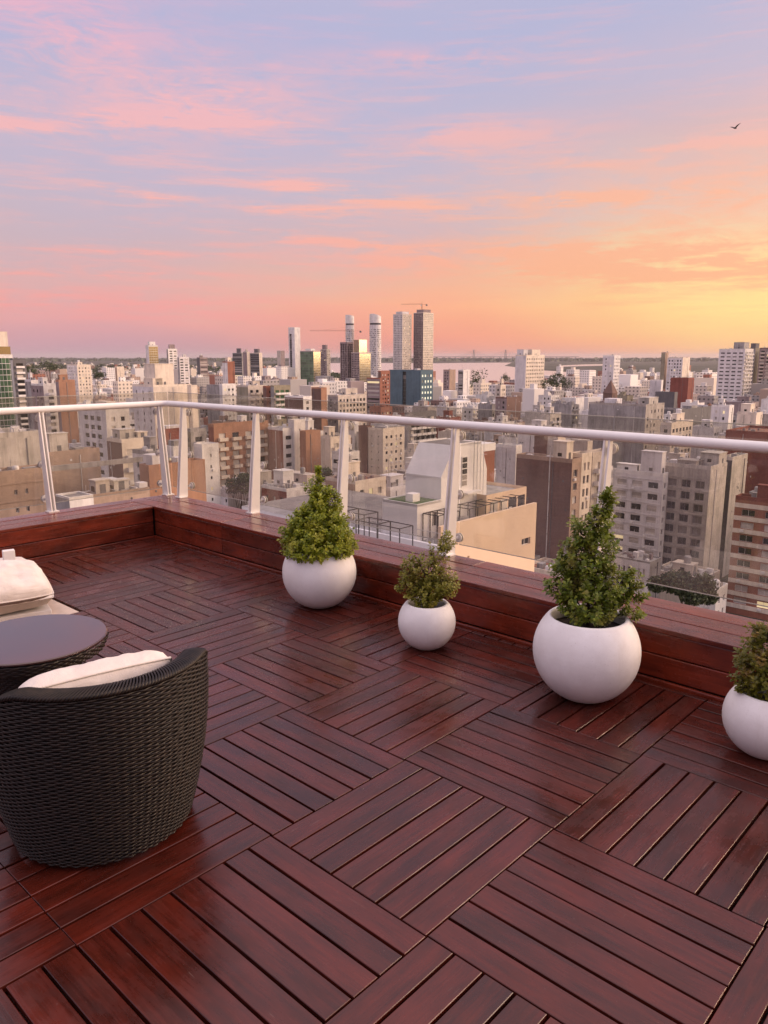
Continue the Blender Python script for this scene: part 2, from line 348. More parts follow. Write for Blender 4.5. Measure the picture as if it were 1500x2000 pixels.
for d, vis, k, j, a0, a1, b0, b1, par in tiles:
    sl = []
    if par == 0:       # slats across (along b)
        n0 = GA + k * TS
        for i in range(7):
            s0, s1 = max(a0, n0 + i * SL), min(a1, n0 + (i + 1) * SL)
            if s1 - s0 > 0.02: sl.append(((b0 + b1) / 2, -(s0 + s1) / 2, b1 - b0 - 0.003, s1 - s0 - GAP, 0.0))
    else:
        n0 = GB - (j + 1) * TS
        for i in range(7):
            s0, s1 = max(b0, n0 + i * SL), min(b1, n0 + (i + 1) * SL)
            if s1 - s0 > 0.02: sl.append(((s0 + s1) / 2, -(a0 + a1) / 2, a1 - a0 - 0.003, s1 - s0 - GAP, math.pi / 2))
    solo = vis and nvis + len(sl) <= 301
    if solo:
        nvis += len(sl)
        tm = MB()
        for q in (0.16, 0.5, 0.84):
            if par == 0: x = b0 + (b1 - b0) * q; tm.box(x - 0.03, x + 0.03, -a1 + 0.004, -a0 - 0.004, -0.033, -TH - 0.001)
            else: y = -a1 + (a1 - a0) * q; tm.box(b0 + 0.004, b1 - 0.004, y - 0.03, y + 0.03, -0.033, -TH - 0.001)
        tile = tm.build('deck_tile', M['under'], deck)
    for (x, y, ln, wd, rot) in sl:
        dz = random.uniform(-0.0012, 0.0012); tx, ty = random.uniform(-.0015, .0015), random.uniform(-.006, .006)
        if solo:
            key = (round(ln, 3), round(wd, 3))
            if key not in cache: cache[key] = slat_mb(ln, wd).mesh('slat', M['deck'])
            o = put('slat', cache[key], tile, (x, y, dz), rot); o.rotation_euler = (ty, tx, rot + random.uniform(-.002, .002))
        else:
            mb = slat_mb(ln, wd); i = len(rest.v); cr, sr = math.cos(rot), math.sin(rot)
            rest.v += [(x + p[0] * cr - p[1] * sr, y + p[0] * sr + p[1] * cr, p[2] + dz) for p in mb.v]
            rest.f += [tuple(q + i for q in f) for f in mb.f]; rest.m += mb.m; rest.uv += mb.uv
rest.build('decking', M['deck'], deck, kind='stuff')
for k in (0, 1):
    for j in (2, 3):
        mb = MB(); a0, a1 = GA + k * TS + 0.006, GA + (k + 1) * TS - (0.014 if k == 1 else 0.004); b1, b0 = GB - j * TS - (0.016 if j == 2 else 0.003), GB - (j + 1) * TS + 0.003
        mb.box(b0, b1, -a1, -a0, -0.033, -0.004); bevelled(mb.build('stone_slab', M['stone'], deck), 0.004)

# ledges: boards on top, two fascia boards and a skirting each, on a plain core
LZ, LW = 0.283, 0.45
def ledge(name, label, along0, along1, swap):
    root = thing(name, label, 'ledge', TR, AU)
    def bx(nm, o0, o1, l0, l1, z0, z1, m=None, bv=0.004):
        m = m or M['kerb' if swap else 'kerb_y']
        mb = MB()
        if swap: mb.box(l0, l1, o0, o1, z0, z1)      # left ledge: outward is +y, length along x
        else: mb.box(o0, o1, -l1, -l0, z0, z1)
        o = mb.build(nm, m, root)
        if bv: bevelled(o, bv)
    bx('core', 0.022, LW - 0.012, along0 + .01, along1 - .01, -0.3, LZ - 0.030, M['under'], 0)
    # joints of the boards along the ledge
    cuts = [along0] + [c for c in ((1.02, 3.32, 5.62, 7.9) if not swap else (-6.2, -3.9, -1.72)) if along0 < c < along1] + [along1]
    for i in range(len(cuts) - 1):
        l0, l1 = cuts[i] + 0.002, cuts[i + 1] - 0.002
        for o0, o1 in ((-0.010, 0.142), (0.149, 0.296), (0.304, LW)):
            bx('top_board', o0, o1, l0, l1, LZ - 0.026, LZ + random.uniform(-.0015, .0015))
        bx('fascia_board', 0.0, 0.020, l0, l1, 0.142, LZ - 0.029)
        bx('fascia_board', 0.0, 0.020, l0, l1, 0.020, 0.137)
    bx('skirting', -0.022, -0.001, along0 + (0.0 if not swap else 0), along1, -0.02, 0.016)
    return root
ledge('timber_ledge', 'long red hardwood ledge behind the row of white planters', 0.0, 9.6, False)
ledge('timber_ledge', 'short red hardwood ledge at left, ending in the terrace corner', -8.5, -0.012, True)
# the corner where both ledges meet
root = thing('timber_ledge', 'mitred hardwood corner cap where the two ledges meet', 'ledge', TR, AU)
for x0, x1 in ((-0.008, 0.146), (0.150, 0.298), (0.304, LW)):
    mb = MB(); mb.box(x0, x1, 0.003, LW, LZ - 0.026, LZ - 0.0005); bevelled(mb.build('top_board', M['kerb'], root), 0.004)
mb = MB(); mb.box(0.022, LW - 0.012, 0.003, LW - 0.012, -0.3, LZ - 0.03); mb.build('core', M['under'], root)

# our own building below the terrace, in case of a view over the ledge
M['ownwall'] = plain('own_render', (0.62, 0.58, 0.54), 0.8, 0.06, 0.6)
mb = MB(); mb.box(-9.0, LW + 0.03, -11.0, LW + 0.03, GZ, -0.31)
mb.build('own_building', M['ownwall'], None, loc=TR, rz=AU, kind='structure')

# ------------------------------------------------------------------ balustrade
RO, RZ, GO, GT = 0.477, 1.160, 0.535, 1.262      # rail offset and height, glass offset and top
posts_r = [-0.19, 0.91, 1.98, 3.03, 4.12, 5.21, 6.30, 7.39, 8.48]
posts_l = [0.40, -0.74, -1.86, -2.98, -4.10, -5.22, -6.34]
def post_mesh():
    plate = MB()
    prof = [(0.372, 0.004), (0.468, 0.004), (0.497, RZ - 0.30), (0.494, RZ - 0.022), (0.460, RZ - 0.022)]
    for y0, y1 in ((-0.021, -0.010), (0.010, 0.021)):
        n = len(prof); i = len(plate.v)
        for y in (y0, y1): plate.v += [(o, y, LZ * (1 if z < .1 else 0) + z * (1 if z >= .1 else 1)) for o, z in prof]
        plate.f.append(tuple(i + k for k in range(n))); plate.f.append(tuple(i + n + k for k in reversed(range(n))))
        for k in range(n):
            q = (k + 1) % n; plate.f.append((i + k, i + n + k, i + n + q, i + q))
        plate.m += [0] * (n + 2); plate.uv += [None] * (n + 2)
    base = MB(); base.box(0.366, 0.448, -0.045, 0.045, LZ + 0.0015, LZ + 0.010)
    cl = []
    for z in (LZ + 0.10, LZ + 0.40, LZ + 0.80):
        c = MB(); c.bar((0.497, 0, z), (GO - 0.007, 0, z), 0.012, 10); c.bar((GO - 0.013, 0, z), (GO - 0.0062, 0, z), 0.032, 20); c.bar((GO + 0.0062, 0, z), (GO + 0.012, 0, z), 0.032, 20); cl.append(c)
    return plate.mesh('plate', M['paint']), base.mesh('foot', M['paint']), [c.mesh('clamp', M['clamp']) for c in cl]
PM = post_mesh()
ordl = ['first', 'second', 'third', 'fourth', 'fifth', 'sixth', 'seventh', 'eighth', 'ninth']
def post(loc, rz, label):
    r = thing('railing_post', label, 'post', loc, rz, 'white balustrade posts')
    put('plate', PM[0], r); put('foot', PM[1], r)
    for c in PM[2]: put('clamp', c, r)
for i, a in enumerate(posts_r):
    p = T(0, a); post((p.x, p.y, 0), AU, f'white tapered steel post, {ordl[i]} from the corner along the planter ledge')
for i, b_ in enumerate(posts_l):
    p = T(b_, 0); post((p.x, p.y, 0), AU + math.pi / 2, f'white tapered steel post, {ordl[i]} from the corner along the left ledge')
# handrail: one bent tube
cu = bpy.data.curves.new('handrail', 'CURVE'); cu.dimensions = '3D'; cu.bevel_depth = 0.0285; cu.bevel_resolution = 6
sp = cu.splines.new('POLY')
pts = [(-8.5, RO)] + [(RO - 0.07 + 0.07 * math.sin(t), RO - 0.07 + 0.07 * math.cos(t)) for t in [R(5 + 80 * k / 6) for k in range(7)]] + [(RO, -9.5)]
sp.points.add(len(pts) - 1)
for q, (x, y) in zip(sp.points, pts): q.co = (x, y, RZ, 1)
tmp = bpy.data.objects.new('tmp', cu); col.objects.link(tmp)
me = bpy.data.meshes.new_from_object(tmp.evaluated_get(bpy.context.evaluated_depsgraph_get())); bpy.data.objects.remove(tmp)
me.materials.clear(); me.materials.append(M['paint'])
for p in me.polygons: p.use_smooth = True
put('handrail', me, None, TR, AU, None, 'round white handrail tube bending round the terrace corner', 'handrail')
def pane(x0, x1, y0, y1, label):
    r = thing('glass_panel', label, 'glass panel', TR, AU, 'clear panels of the balustrade')
    mb = MB(); mb.box(x0, x1, y0, y1, LZ + 0.055, GT); mb.build('pane', M['glass'], r)
    for z in (GT, LZ + 0.0505):
        mb = MB(); mb.box(x0, x1, y0, y1, z + .0004, z + 0.0042); mb.build('edge', M['gedge'], r)
pr = posts_r; pl = posts_l
pane(GO - .005, GO + .005, -pr[0] + 0.005 - 0.004, GO - 0.012, 'narrow clear glass panel at the corner end of the planter ledge')
for i in range(len(pr) - 1):
    pane(GO - .005, GO + .005, -pr[i + 1] + 0.006, -pr[i] - 0.006, f'clear glass balustrade panel between {ordl[i]} and {ordl[i+1]} posts of the planter ledge')
pane(pl[0] + 0.006, GO - 0.012, GO - .005, GO + .005, 'narrow clear glass panel at the corner end of the left ledge')
for i in range(len(pl) - 1):
    pane(pl[i + 1] + 0.006, pl[i] - 0.006, GO - .005, GO + .005, f'clear glass balustrade panel between {ordl[i]} and {ordl[i+1]} posts of the left ledge')

# ------------------------------------------------------------------ planters and their shrubs
def planter(px, py, dia, label, plabel, height, shape, lm, nleaf, seed):
    g = at_z(px, py, 0)
    r = dia / 2; zc = r * 0.93
    # the sphere's lowest visible point in the photo is a little above its foot
    root = thing('planter', label, 'planter', (g.x, g.y, 0), 0, 'white globe planters along the ledge')
    prof = []
    t0 = -math.asin(0.93)
    prof.append((0.0, 0.004)); prof.append((r * math.cos(t0) * 0.98, 0.004))
    t1 = math.asin(0.66)
    for k in range(25):
        t = t0 + (t1 - t0) * k / 24; prof.append((r * math.cos(t), zc + r * math.sin(t)))
    ro, zo = prof[-1]
    b = MB(); b.lathe(prof, 64); b.build('bowl', M['pot'], root, True)
    m = MB(); m.lathe([(ro, zo), (ro - 0.006, zo + 0.005), (ro - 0.016, zo + 0.004), (ro - 0.021, zo - 0.004), (ro - 0.014, zo - 0.03), (ro - 0.002, zo - 0.07)], 64); m.build('rim', M['pot'], root, True)
    s = MB(); rs = ro - 0.0165; rings = []
    s.lathe([(0.001, zo - 0.05), (rs * .5, zo - 0.055), (rs + .012, zo - 0.06)], 40); s.build('soil', M['soil'], root, True)
    # shrub
    sh = thing('shrub', plabel, 'shrub', (g.x, g.y, zo - 0.045), 0, 'clipped evergreen shrubs in the planters')
    rg = random.Random(seed)
    st = MB(); fol = MB()
    tips = []
    for (cx, cy, cz, rad, n) in shape:              # clumps of shoots: centre offset, height, radius, number of shoots
        for _ in range(n):
            while True:
                v = Vector((rg.uniform(-1, 1), rg.uniform(-1, 1), rg.uniform(-1, 1)))
                if 0.25 < v.length < 1: break
            v = v.normalized() * (v.length ** 0.5) * rg.uniform(0.85, 1.12)
            tips.append((Vector((cx + v.x * rad[0], cy + v.y * rad[0], max(0.02, cz + v.z * rad[1]))), Vector((cx * 0.6, cy * 0.6, max(0.0, cz - rad[1] * 0.6)))))
    for (p, q) in tips:
        d = (p - q); d.z += 0.03
        if d.length < 1e-4: continue
        d.normalize(); d = (d + Vector((rg.uniform(-.4, .4), rg.uniform(-.4, .4), 0.35))).normalized()
        L = rg.uniform(0.030, 0.055)
        if rg.random() < 0.35: st.bar(q.lerp(p, 0.35), p, 0.0016, 3, cap=False)
        nl = rg.randint(6, 9)
        e = d.orthogonal().normalized(); g2 = d.cross(e)
        for k in range(nl):
            f = k / nl; a = 2.4 * k + rg.uniform(0, 1)
            o = p + d * (L * (f - 0.35)); out = (e * math.cos(a) + g2 * math.sin(a))
            dirv = (out * (1.25 - 0.6 * f) + d * (0.2 + 0.6 * f)).normalized()
            ln = rg.uniform(0.015, 0.024) * lm[1]; wd = ln * rg.uniform(0.36, 0.46)
            sd = dirv.cross(d + Vector((rg.uniform(-.3, .3),) * 3)).normalized(); up = sd.cross(dirv).normalized()
            a0 = o; m1_ = o + dirv * ln * 0.5
            l1 = m1_ + sd * wd - up * wd * -0.35; r1 = m1_ - sd * wd + up * wd * 0.35; tp = o + dirv * ln - up * ln * 0.1
            i = len(fol.v); fol.v += [tuple(a0), tuple(r1), tuple(tp), tuple(l1), tuple(m1_)]
            fol.f += [(i, i + 1, i + 4), (i + 1, i + 2, i + 4), (i + 2, i + 3, i + 4), (i + 3, i, i + 4)]; fol.m += [0] * 4; fol.uv += [None] * 4
    zt = max(c[2] + c[3][1] * .6 for c in shape)
    st.bar((0, 0, -0.03), (rg.uniform(-.01, .01), rg.uniform(-.01, .01), zt * 0.6), 0.011, 8, r2=0.004)
    for k in range(9):
        a = rg.uniform(0, 6.28); z = zt * rg.uniform(0.08, 0.5); st.bar((0, 0, z), (math.cos(a) * .1 * lm[2], math.sin(a) * .1 * lm[2], z + 0.10), 0.006, 5, r2=0.002, cap=False)
    st.build('stem', M['stem'], sh); fol.build('foliage', lm[0], sh, kind='stuff')
LA = leafmat('fresh_leaf', (0.14, 0.20, 0.014), (0.40, 0.43, 0.032), (0.46, 0.43, 0.045), 0.55)
LB = leafmat('dull_leaf', (0.16, 0.175, 0.026), (0.34, 0.31, 0.044), (0.36, 0.20, 0.05), 0.38)
LC = leafmat('dark_leaf', (0.08, 0.135, 0.017), (0.27, 0.32, 0.036), (0.30, 0.20, 0.055), 0.50)
def cone(h, r0, n, tipj=0.02, levels=9, seed=1, p=0.9):
    rg = random.Random(seed); out = []
    for k in range(levels):
        f = k / (levels - 1); rr = r0 * (1 - f) ** p + 0.02
        z = h * (0.10 + 0.86 * f); m = max(1, int(5 * (1 - f) + 1))
        for q in range(m):
            a = 6.283 * q / m + rg.uniform(-.5, .5) + k; off = rr * 0.52 if m > 1 else 0
            c = rr * rg.uniform(0.46, 0.64)
            out.append((math.cos(a) * off + rg.uniform(-tipj, tipj) * (1 - f), math.sin(a) * off, z + rg.uniform(-.02, .02), (c, c * 1.05), max(14, int(n * (c / r0) ** 2 * 4.0))))
    return out
planter(625, 1181, 0.482, 'large white globe planter nearest the terrace corner', 'dense bright green cone-shaped shrub in the planter nearest the corner', .5,
        cone(0.57, 0.205, 130, seed=3, p=1.02), (LA, 1.15, 1.0), 0, 11)
planter(833, 1263, 0.322, 'small white globe planter between the two large ones', 'small ragged shrub with browning tips, leaning right, between the large planters', .3,
        [(0, 0, .10, (.085, .075), 110), (-.10, .02, .21, (.050, .085), 46), (-.105, .0, .13, (.060, .05), 42), (.09, -.02, .16, (.075, .075), 64), (.0, 0, .22, (.080, .085), 76), (.055, .0, .31, (.050, .065), 28), (.095, 0, .385, (.040, .048), 26), (.11, .01, .13, (.05, .05), 26)],
        (LB, 1.0, 0.8), 0, 5)
planter(1140, 1358, 0.500, 'large white globe planter third from the corner', 'tall dark green shrub with a loose spire and side branch, third planter', .5,
        [(0.000, 0, .11, (0.139, .10), 190), (-0.109, .02, .20, (0.084, .10), 90), (0.092, -.03, .19, (0.088, .10), 95), (-0.017, .03, .25, (0.126, .12), 130), (-0.084, 0, .34, (0.067, .085), 56), (0.038, 0, .36, (0.076, .09), 70), (-0.042, .0, .45, (0.059, .065), 40),
         (0.029, 0, .49, (0.059, .07), 58), (0.046, 0, .57, (0.035, .06), 32), (0.063, 0, .61, (0.022, .05), 20), (0.202, -.02, .16, (0.046, .04), 24), (0.185, -.02, .22, (0.034, .05), 18), (0.193, -.02, .06, (0.046, .025), 18)],
        (LC, 1.15, 1.1), 0, 21)
planter(1490, 1470, 0.335, 'small white globe planter cut by the right picture edge', 'small yellowish shrub with orange tips in the rightmost planter', .3,
        [(0, 0, .10, (.12, .08), 120), (-.07, .0, .19, (.07, .085), 60), (-.085, .0, .10, (.055, .06), 36), (.05, -.0, .19, (.085, .095), 85), (-.055, 0, .275, (.042, .05), 30), (.03, 0, .28, (.07, .05), 50)],
        (leafmat('yellow_leaf', (0.10, 0.11, 0.015), (0.20, 0.18, 0.022), (0.30, 0.13, 0.03), 0.55), 1.0, 0.8), 0, 8)

# ------------------------------------------------------------------ wicker tub chair
CX, CY, HR = -0.985, 2.47, 0.632
th_back = R(-53)
root = thing('wicker_chair', 'dark brown woven wicker tub chair seen from behind', 'chair', (CX, CY, 0), 0)
def rim_h(dt):                                    # rim height by the angle away from the middle of the back
    x = (abs(dt) - R(50)) / R(62); x = max(0, min(1, x)); x = x * x * (3 - 2 * x); return HR - 0.20 * x
def rad(f): return 0.292 + (0.374 - 0.292) * (1 - (1 - f) ** 1.7) + 0.012 * math.sin(math.pi * f)
ARC = R(126)
NR = 62
shell = MB(); n = 64
for side, off in ((0, -0.010), (1, -0.055)):
    i = len(shell.v)
    for k in range(n + 1):
        d_ = -ARC + 2 * ARC * k / n; hh = rim_h(d_)
        for q in range(13):
            z = 0.02 + (hh - 0.03) * q / 12; rr = rad(z / HR) + off
            shell.v.append((rr * math.cos(th_back + d_), rr * math.sin(th_back + d_), z))
    for k in range(n):
        for q in range(12):
            a = i + k * 13 + q; f = (a, a + 13, a + 14, a + 1); shell.f.append(f if side == 0 else f[::-1]); shell.m.append(0); shell.uv.append(None)
shell.build('shell', M['under'], root, True)
weave = MB()
rows = 84; pitch = (HR - 0.03) / rows
for ri in range(rows):
    z0 = 0.016 + pitch * (ri + 0.5); prev = None
    ns = NR * 4
    for k in range(ns + 1):
        d_ = -ARC + 2 * ARC * k / ns; hh = rim_h(d_)
        if z0 > hh - 0.022: prev = None; continue
        ph = k / 4.0 * math.pi + (math.pi if ri % 2 else 0)
        wv = math.sin(ph) * (0.0034 + 0.0012 * noise.noise((k * 0.11, ri * 1.7, 5.0)))
        rr = rad(z0 / HR) + wv - 0.0015; jz = noise.noise((k * 0.05, ri * 3.1, 0)) * 0.0022
        a = th_back + d_; ca, sa = math.cos(a), math.sin(a); h = pitch * 0.47
        i = len(weave.v)
        weave.v += [((rr - .0030) * ca, (rr - .0030) * sa, z0 - h + jz), (rr * ca, rr * sa, z0 - h * .45 + jz), (rr * ca, rr * sa, z0 + h * .45 + jz), ((rr - .0030) * ca, (rr - .0030) * sa, z0 + h + jz)]
        if prev is not None:
            for q in range(3): weave.f.append((prev + q, i + q, i + q + 1, prev + q + 1)); weave.m.append(0); weave.uv.append(None)
        prev = i
weave.build('weave', M['wicker'], root, True, kind='stuff')
rimb = MB(); nseg = 150                          # the braided rim: twisted strands round a core
for s_ in range(9):
    pr_ = None
    for k in range(nseg * 2 + 1):
        d_ = -ARC + 2 * ARC * k / (nseg * 2); hh = rim_h(d_) - 0.012; tw = k * 0.34 + s_ * 2 * math.pi / 9
        cr_ = rad(1) - 0.034; a = th_back + d_
        rr = cr_ + 0.031 * math.cos(tw); zz = hh + 0.0085 * math.sin(tw)
        i = len(rimb.v)
        for q in range(5):
            t_ = 2 * math.pi * q / 5; rimb.v.append(((rr + 0.0085 * math.cos(t_)) * math.cos(a), (rr + 0.0085 * math.cos(t_)) * math.sin(a), zz + 0.0075 * math.sin(t_)))
        if pr_ is not None:
            for q in range(5):
                u_ = (q + 1) % 5; rimb.f.append((pr_ + q, i + q, i + u_, pr_ + u_)); rimb.m.append(0); rimb.uv.append(None)
        pr_ = i
rimb.build('rim', M['wicker'], root, True, kind='stuff')
mb = MB(); mb.lathe([(0.0, 0.30), (0.30, 0.30), (0.335, 0.28), (0.335, 0.22), (0.30, 0.20)], 40); mb.build('seat', M['wicker'], root, True)
for k in range(4):
    a = th_back + R(45 + 90 * k); mb = MB(); mb.bar((0.24 * math.cos(a), 0.24 * math.sin(a), 0.0), (0.24 * math.cos(a), 0.24 * math.sin(a), 0.03), 0.018, 12); mb.build('foot', M['under'], root)
def cushion(name, parent, loc, size, rot, label=None, cat=None, seed=0, puff=0.5, piping=True):
    sx_, sy_, sz_ = size; N = 26; mb = MB(); rg = random.Random(seed)
    for side in (1, -1):
        i = len(mb.v)
        for a in range(N + 1):
            for b_ in range(N + 1):
                u, v = 2 * a / N - 1, 2 * b_ / N - 1
                e = (1 - abs(u) ** 3.2) * (1 - abs(v) ** 3.2); e = max(0, e) ** puff
                pin = 1 - 0.06 * (u * u * v * v) + 0.0
                ox = u * sx_ / 2 * (1 - 0.05 * (1 - v * v) * abs(u) ** 6 * 0 ) * pin; oy = v * sy_ / 2 * pin
                wr = noise.noise((u * 2.2 + seed, v * 2.2, 3.0)) * 0.016 * e + noise.noise((u * 6 + seed, v * 5, side)) * 0.006 * (e + .25) + noise.noise((u * 14, v * 3 + seed, side)) * 0.004 * (1 - e) ** 1.0
                mb.v.append((ox, oy, side * (sz_ / 2 * e) + wr * (1 if side > 0 else .5)))
        for a in range(N):
            for b_ in range(N):
                q = i + a * (N + 1) + b_; f = (q, q + N + 1, q + N + 2, q + 1); mb.f.append(f if side > 0 else f[::-1]); mb.m.append(0); mb.uv.append(None)
    if parent is None:
        r = thing(name, label, cat, loc); r.rotation_euler = rot; o = mb.build('cover', M['cloth'], r, True)
    else:
        r = parent; o = mb.build(name, M['cloth'], r, True); o.location = loc; o.rotation_euler = rot; r = o
    if piping:
        p = MB(); pts = []
        for k in range(80):
            t_ = k / 80 * 4; s_ = int(t_); f = t_ - s_; q = [(-1 + 2 * f, -1), (1, -1 + 2 * f), (1 - 2 * f, 1), (-1, 1 - 2 * f)][s_]
            pin = 1 - 0.06 * (q[0] ** 2 * q[1] ** 2); pts.append((q[0] * sx_ / 2 * pin, q[1] * sy_ / 2 * pin, 0))
        for k in range(80): p.bar(pts[k], pts[(k + 1) % 80], 0.005, 5, cap=False)
        p.build('piping', M['cloth'], r, True)
    return r
fwd = Vector((math.cos(th_back + math.pi), math.sin(th_back + math.pi), 0))
p = Vector((CX, CY, 0)) - fwd * 0.09 + Vector((-0.05, 0.0, 0.475))
cushion('cushion', None, p, (0.50, 0.42, 0.16), (R(46), 0, th_back + math.pi / 2 + math.pi), 'cream back cushion standing inside the wicker chair', 'cushion', 4, puff=0.30)
p = Vector((CX, CY, 0)) + fwd * 0.02 + Vector((0, 0, 0.345))
cushion('cushion', None, p, (0.50, 0.50, 0.11), (0, 0, th_back + math.pi / 2), 'cream seat cushion low inside the wicker chair', 'cushion', 9)

# ------------------------------------------------------------------ round coffee table
root = thing('coffee_table', 'round dark wicker coffee table with a smoked glass top', 'table', (-1.53, 3.19, 0), 0)
mb = MB(); mb.lathe([(0.0, 0.392), (0.304, 0.392), (0.309, 0.396), (0.309, 0.401), (0.304, 0.405), (0.0, 0.405)], 96); mb.build('glass_top', M['tglass'], root)
apron = MB(); rows_ = 5
for ri in range(rows_):
    z0 = 0.345 + ri * 0.0095; pv = None
    for k in range(241):
        a = 2 * math.pi * k / 240; rr = 0.311 - 0.004 * (rows_ - 1 - ri) + 0.004 * math.sin(k * math.pi / 3 + ri * math.pi); i = len(apron.v)
        apron.v += [((rr - .003) * math.cos(a), (rr - .003) * math.sin(a), z0 - .0046), (rr * math.cos(a), rr * math.sin(a), z0), ((rr - .003) * math.cos(a), (rr - .003) * math.sin(a), z0 + .0046)]
        if pv is not None:
            for q in range(2): apron.f.append((pv + q, i + q, i + q + 1, pv + q + 1)); apron.m.append(0); apron.uv.append(None)
        pv = i
apron.build('woven_apron', M['wicker'], root, True, kind='stuff')
body = MB(); pv = None
for ri in range(34):
    z0 = 0.012 + ri * 0.0098; pv = None; f = z0 / 0.345
    for k in range(161):
        a = 2 * math.pi * k / 160; rr = 0.15 + 0.075 * f ** 2.2 + 0.004 * math.sin(k * math.pi / 2 + ri * math.pi); i = len(body.v)
        body.v += [((rr - .003) * math.cos(a), (rr - .003) * math.sin(a), z0 - .0048), (rr * math.cos(a), rr * math.sin(a), z0), ((rr - .003) * math.cos(a), (rr - .003) * math.sin(a), z0 + .0048)]
        if pv is not None:
            for q in range(2): body.f.append((pv + q, i + q, i + q + 1, pv + q + 1)); body.m.append(0); body.uv.append(None)
        pv = i
body.build('woven_drum', M['wicker'], root, True, kind='stuff')
mb = MB(); mb.lathe([(0.14, 0.0), (0.14, 0.10), (0.21, 0.36), (0.30, 0.385), (0.0, 0.388)], 40); mb.build('core', M['under'], root, True)

# ------------------------------------------------------------------ low daybed at the left, turned a little from the deck grid
q0 = at_z(117, 1190, 0.04); YD = R(33)               # near right corner of the mattress; its length points 33 degrees left of our view
root = thing('daybed', 'low white timber daybed with a cream mattress at left edge', 'daybed', (q0.x, q0.y, 0), YD)
mb = MB(); mb.box(-1.20, -0.04, 0.04, 1.10, 0.0, 0.035); bevelled(mb.build('platform', M['whitewood'], root), .006)
pp = MB(); pp.box(-0.035, 0.035, -0.022, 0.022, 0.0, 0.40); o = bevelled(pp.build('post', M['whitewood'], root), .004)
q = at_z(19, 1104, 0.30); ql = Matrix.Rotation(-YD, 4, 'Z') @ (q - Vector((q0.x, q0.y, 0.3))); o.location = (ql.x, ql.y, 0)
cushion('mattress', root, (-0.60, 0.55, 0.115), (1.22, 1.10, 0.16), (0, 0, 0), seed=2, puff=0.18)
q = at_z(36, 1186, 0.19); th_ = R(25); bk_ = Vector((-.707, .707, 0))
pc = q + (bk_ * math.cos(th_) + Vector((0, 0, math.sin(th_)))) * 0.19 + Vector((0, 0, .03))
cushion('cushion', None, pc, (0.46, 0.35, 0.15), (th_, R(3), R(45)), 'cream scatter cushion leaning on the daybed', 'cushion', 13)

# ================================================================== the city
def wallmat(name, c, var=0.16, brick=False, rough=0.85):
    m, t, b = mat(name); P = coords(t); r = t.new('ShaderNodeObjectInfo').outputs['Random']
    off = t.new('ShaderNodeCombineXYZ'); t.put(off.inputs[0], t.math('MULTIPLY', r, 300.0)); Q = t.vmath('ADD', P, off.outputs[0])
    n1 = t.noise(t.mapping(Q, (0.5, 0.5, 0.06)), 1.0, 5, 0.65); n2 = t.noise(Q, 0.16, 5, 0.7)
    n3 = t.noise(t.mapping(Q, (2.4, 2.4, 0.10)), 1.0, 4, 0.7)
    f = t.math('ADD', t.math('MULTIPLY', n1, 0.35), t.math('ADD', t.math('MULTIPLY', n2, 0.40), t.math('MULTIPLY', n3, 0.25)))
    cc = t.mix(t.smooth(f, 0.34, 0.62), tuple(k * (1 - 2.6 * var) for k in c), tuple(min(0.9, k * (1 + 0.6 * var)) for k in c))
    if brick:
        row = t.noise(t.mapping(Q, (0.9, 0.9, 9.0)), 1.0, 2, 0.6); cc = t.mix(t.math('MULTIPLY', t.smooth(row, 0.4, 0.7), 0.35), cc, tuple(k * 0.72 for k in c))
    t.l.new(cc, b.inputs['Base Color']); b.inputs['Roughness'].default_value = rough; b.inputs['Specular IOR Level'].default_value = 0.25
    return m
WC = dict(white=(0.80, 0.77, 0.74), offwhite=(0.68, 0.65, 0.62), cream=(0.76, 0.67, 0.56), beige=(0.60, 0.53, 0.46), pale=(0.70, 0.67, 0.67), grey=(0.36, 0.34, 0.33), concrete=(0.42, 0.38, 0.34),
          dark=(0.085, 0.08, 0.085), tan=(0.43, 0.32, 0.25), orange=(0.42, 0.235, 0.155), red=(0.26, 0.090, 0.070), brown=(0.20, 0.125, 0.105), rust=(0.33, 0.145, 0.100), olive=(0.30, 0.27, 0.20),
          teal=(0.105, 0.165, 0.20), pinkc=(0.80, 0.62, 0.45), green=(0.10, 0.15, 0.08), plum=(0.30, 0.24, 0.24), slate=(0.16, 0.155, 0.16), stain=(0.57, 0.53, 0.48))
W_ = {k: wallmat('wall_' + k, c, brick=k in ('tan', 'orange', 'red', 'brown', 'rust'), var=0.2 if k in ('stain', 'concrete', 'grey') else 0.13) for k, c in WC.items()}
RF = [wallmat('roof_felt', (0.28, 0.26, 0.25)), wallmat('roof_tile_paving', (0.34, 0.17, 0.12)), wallmat('roof_membrane', (0.46, 0.44, 0.42)), wallmat('roof_pale', (0.58, 0.54, 0.50))]
def panemat(name, dark, blind, share, rough=0.08, lit=None):
    m, t, b = mat(name); r = rnd(t)
    st_ = t.math('GREATER_THAN', r, 1 - share)
    t.l.new(t.mix(st_, dark, t.mix(t.math('FRACT', t.math('MULTIPLY', r, 13.7)), tuple(k * .55 for k in blind), blind)), b.inputs['Base Color'])
    t.put(b.inputs['Roughness'], t.math('ADD', rough, t.math('MULTIPLY', st_, 0.5))); b.inputs['Specular IOR Level'].default_value = 0.6
    if name == 'window_pane':                        # a few rooms already have the lamp on
        b.inputs['Emission Color'].default_value = (1.0, 0.74, 0.42, 1); t.put(b.inputs['Emission Strength'], t.math('MULTIPLY', t.math('LESS_THAN', r, 0.035), 0.9))
    if lit:
        b.inputs['Emission Color'].default_value = (*lit, 1); t.put(b.inputs['Emission Strength'], t.math('MULTIPLY', t.math('LESS_THAN', r, 0.75), 1.0))
    return m
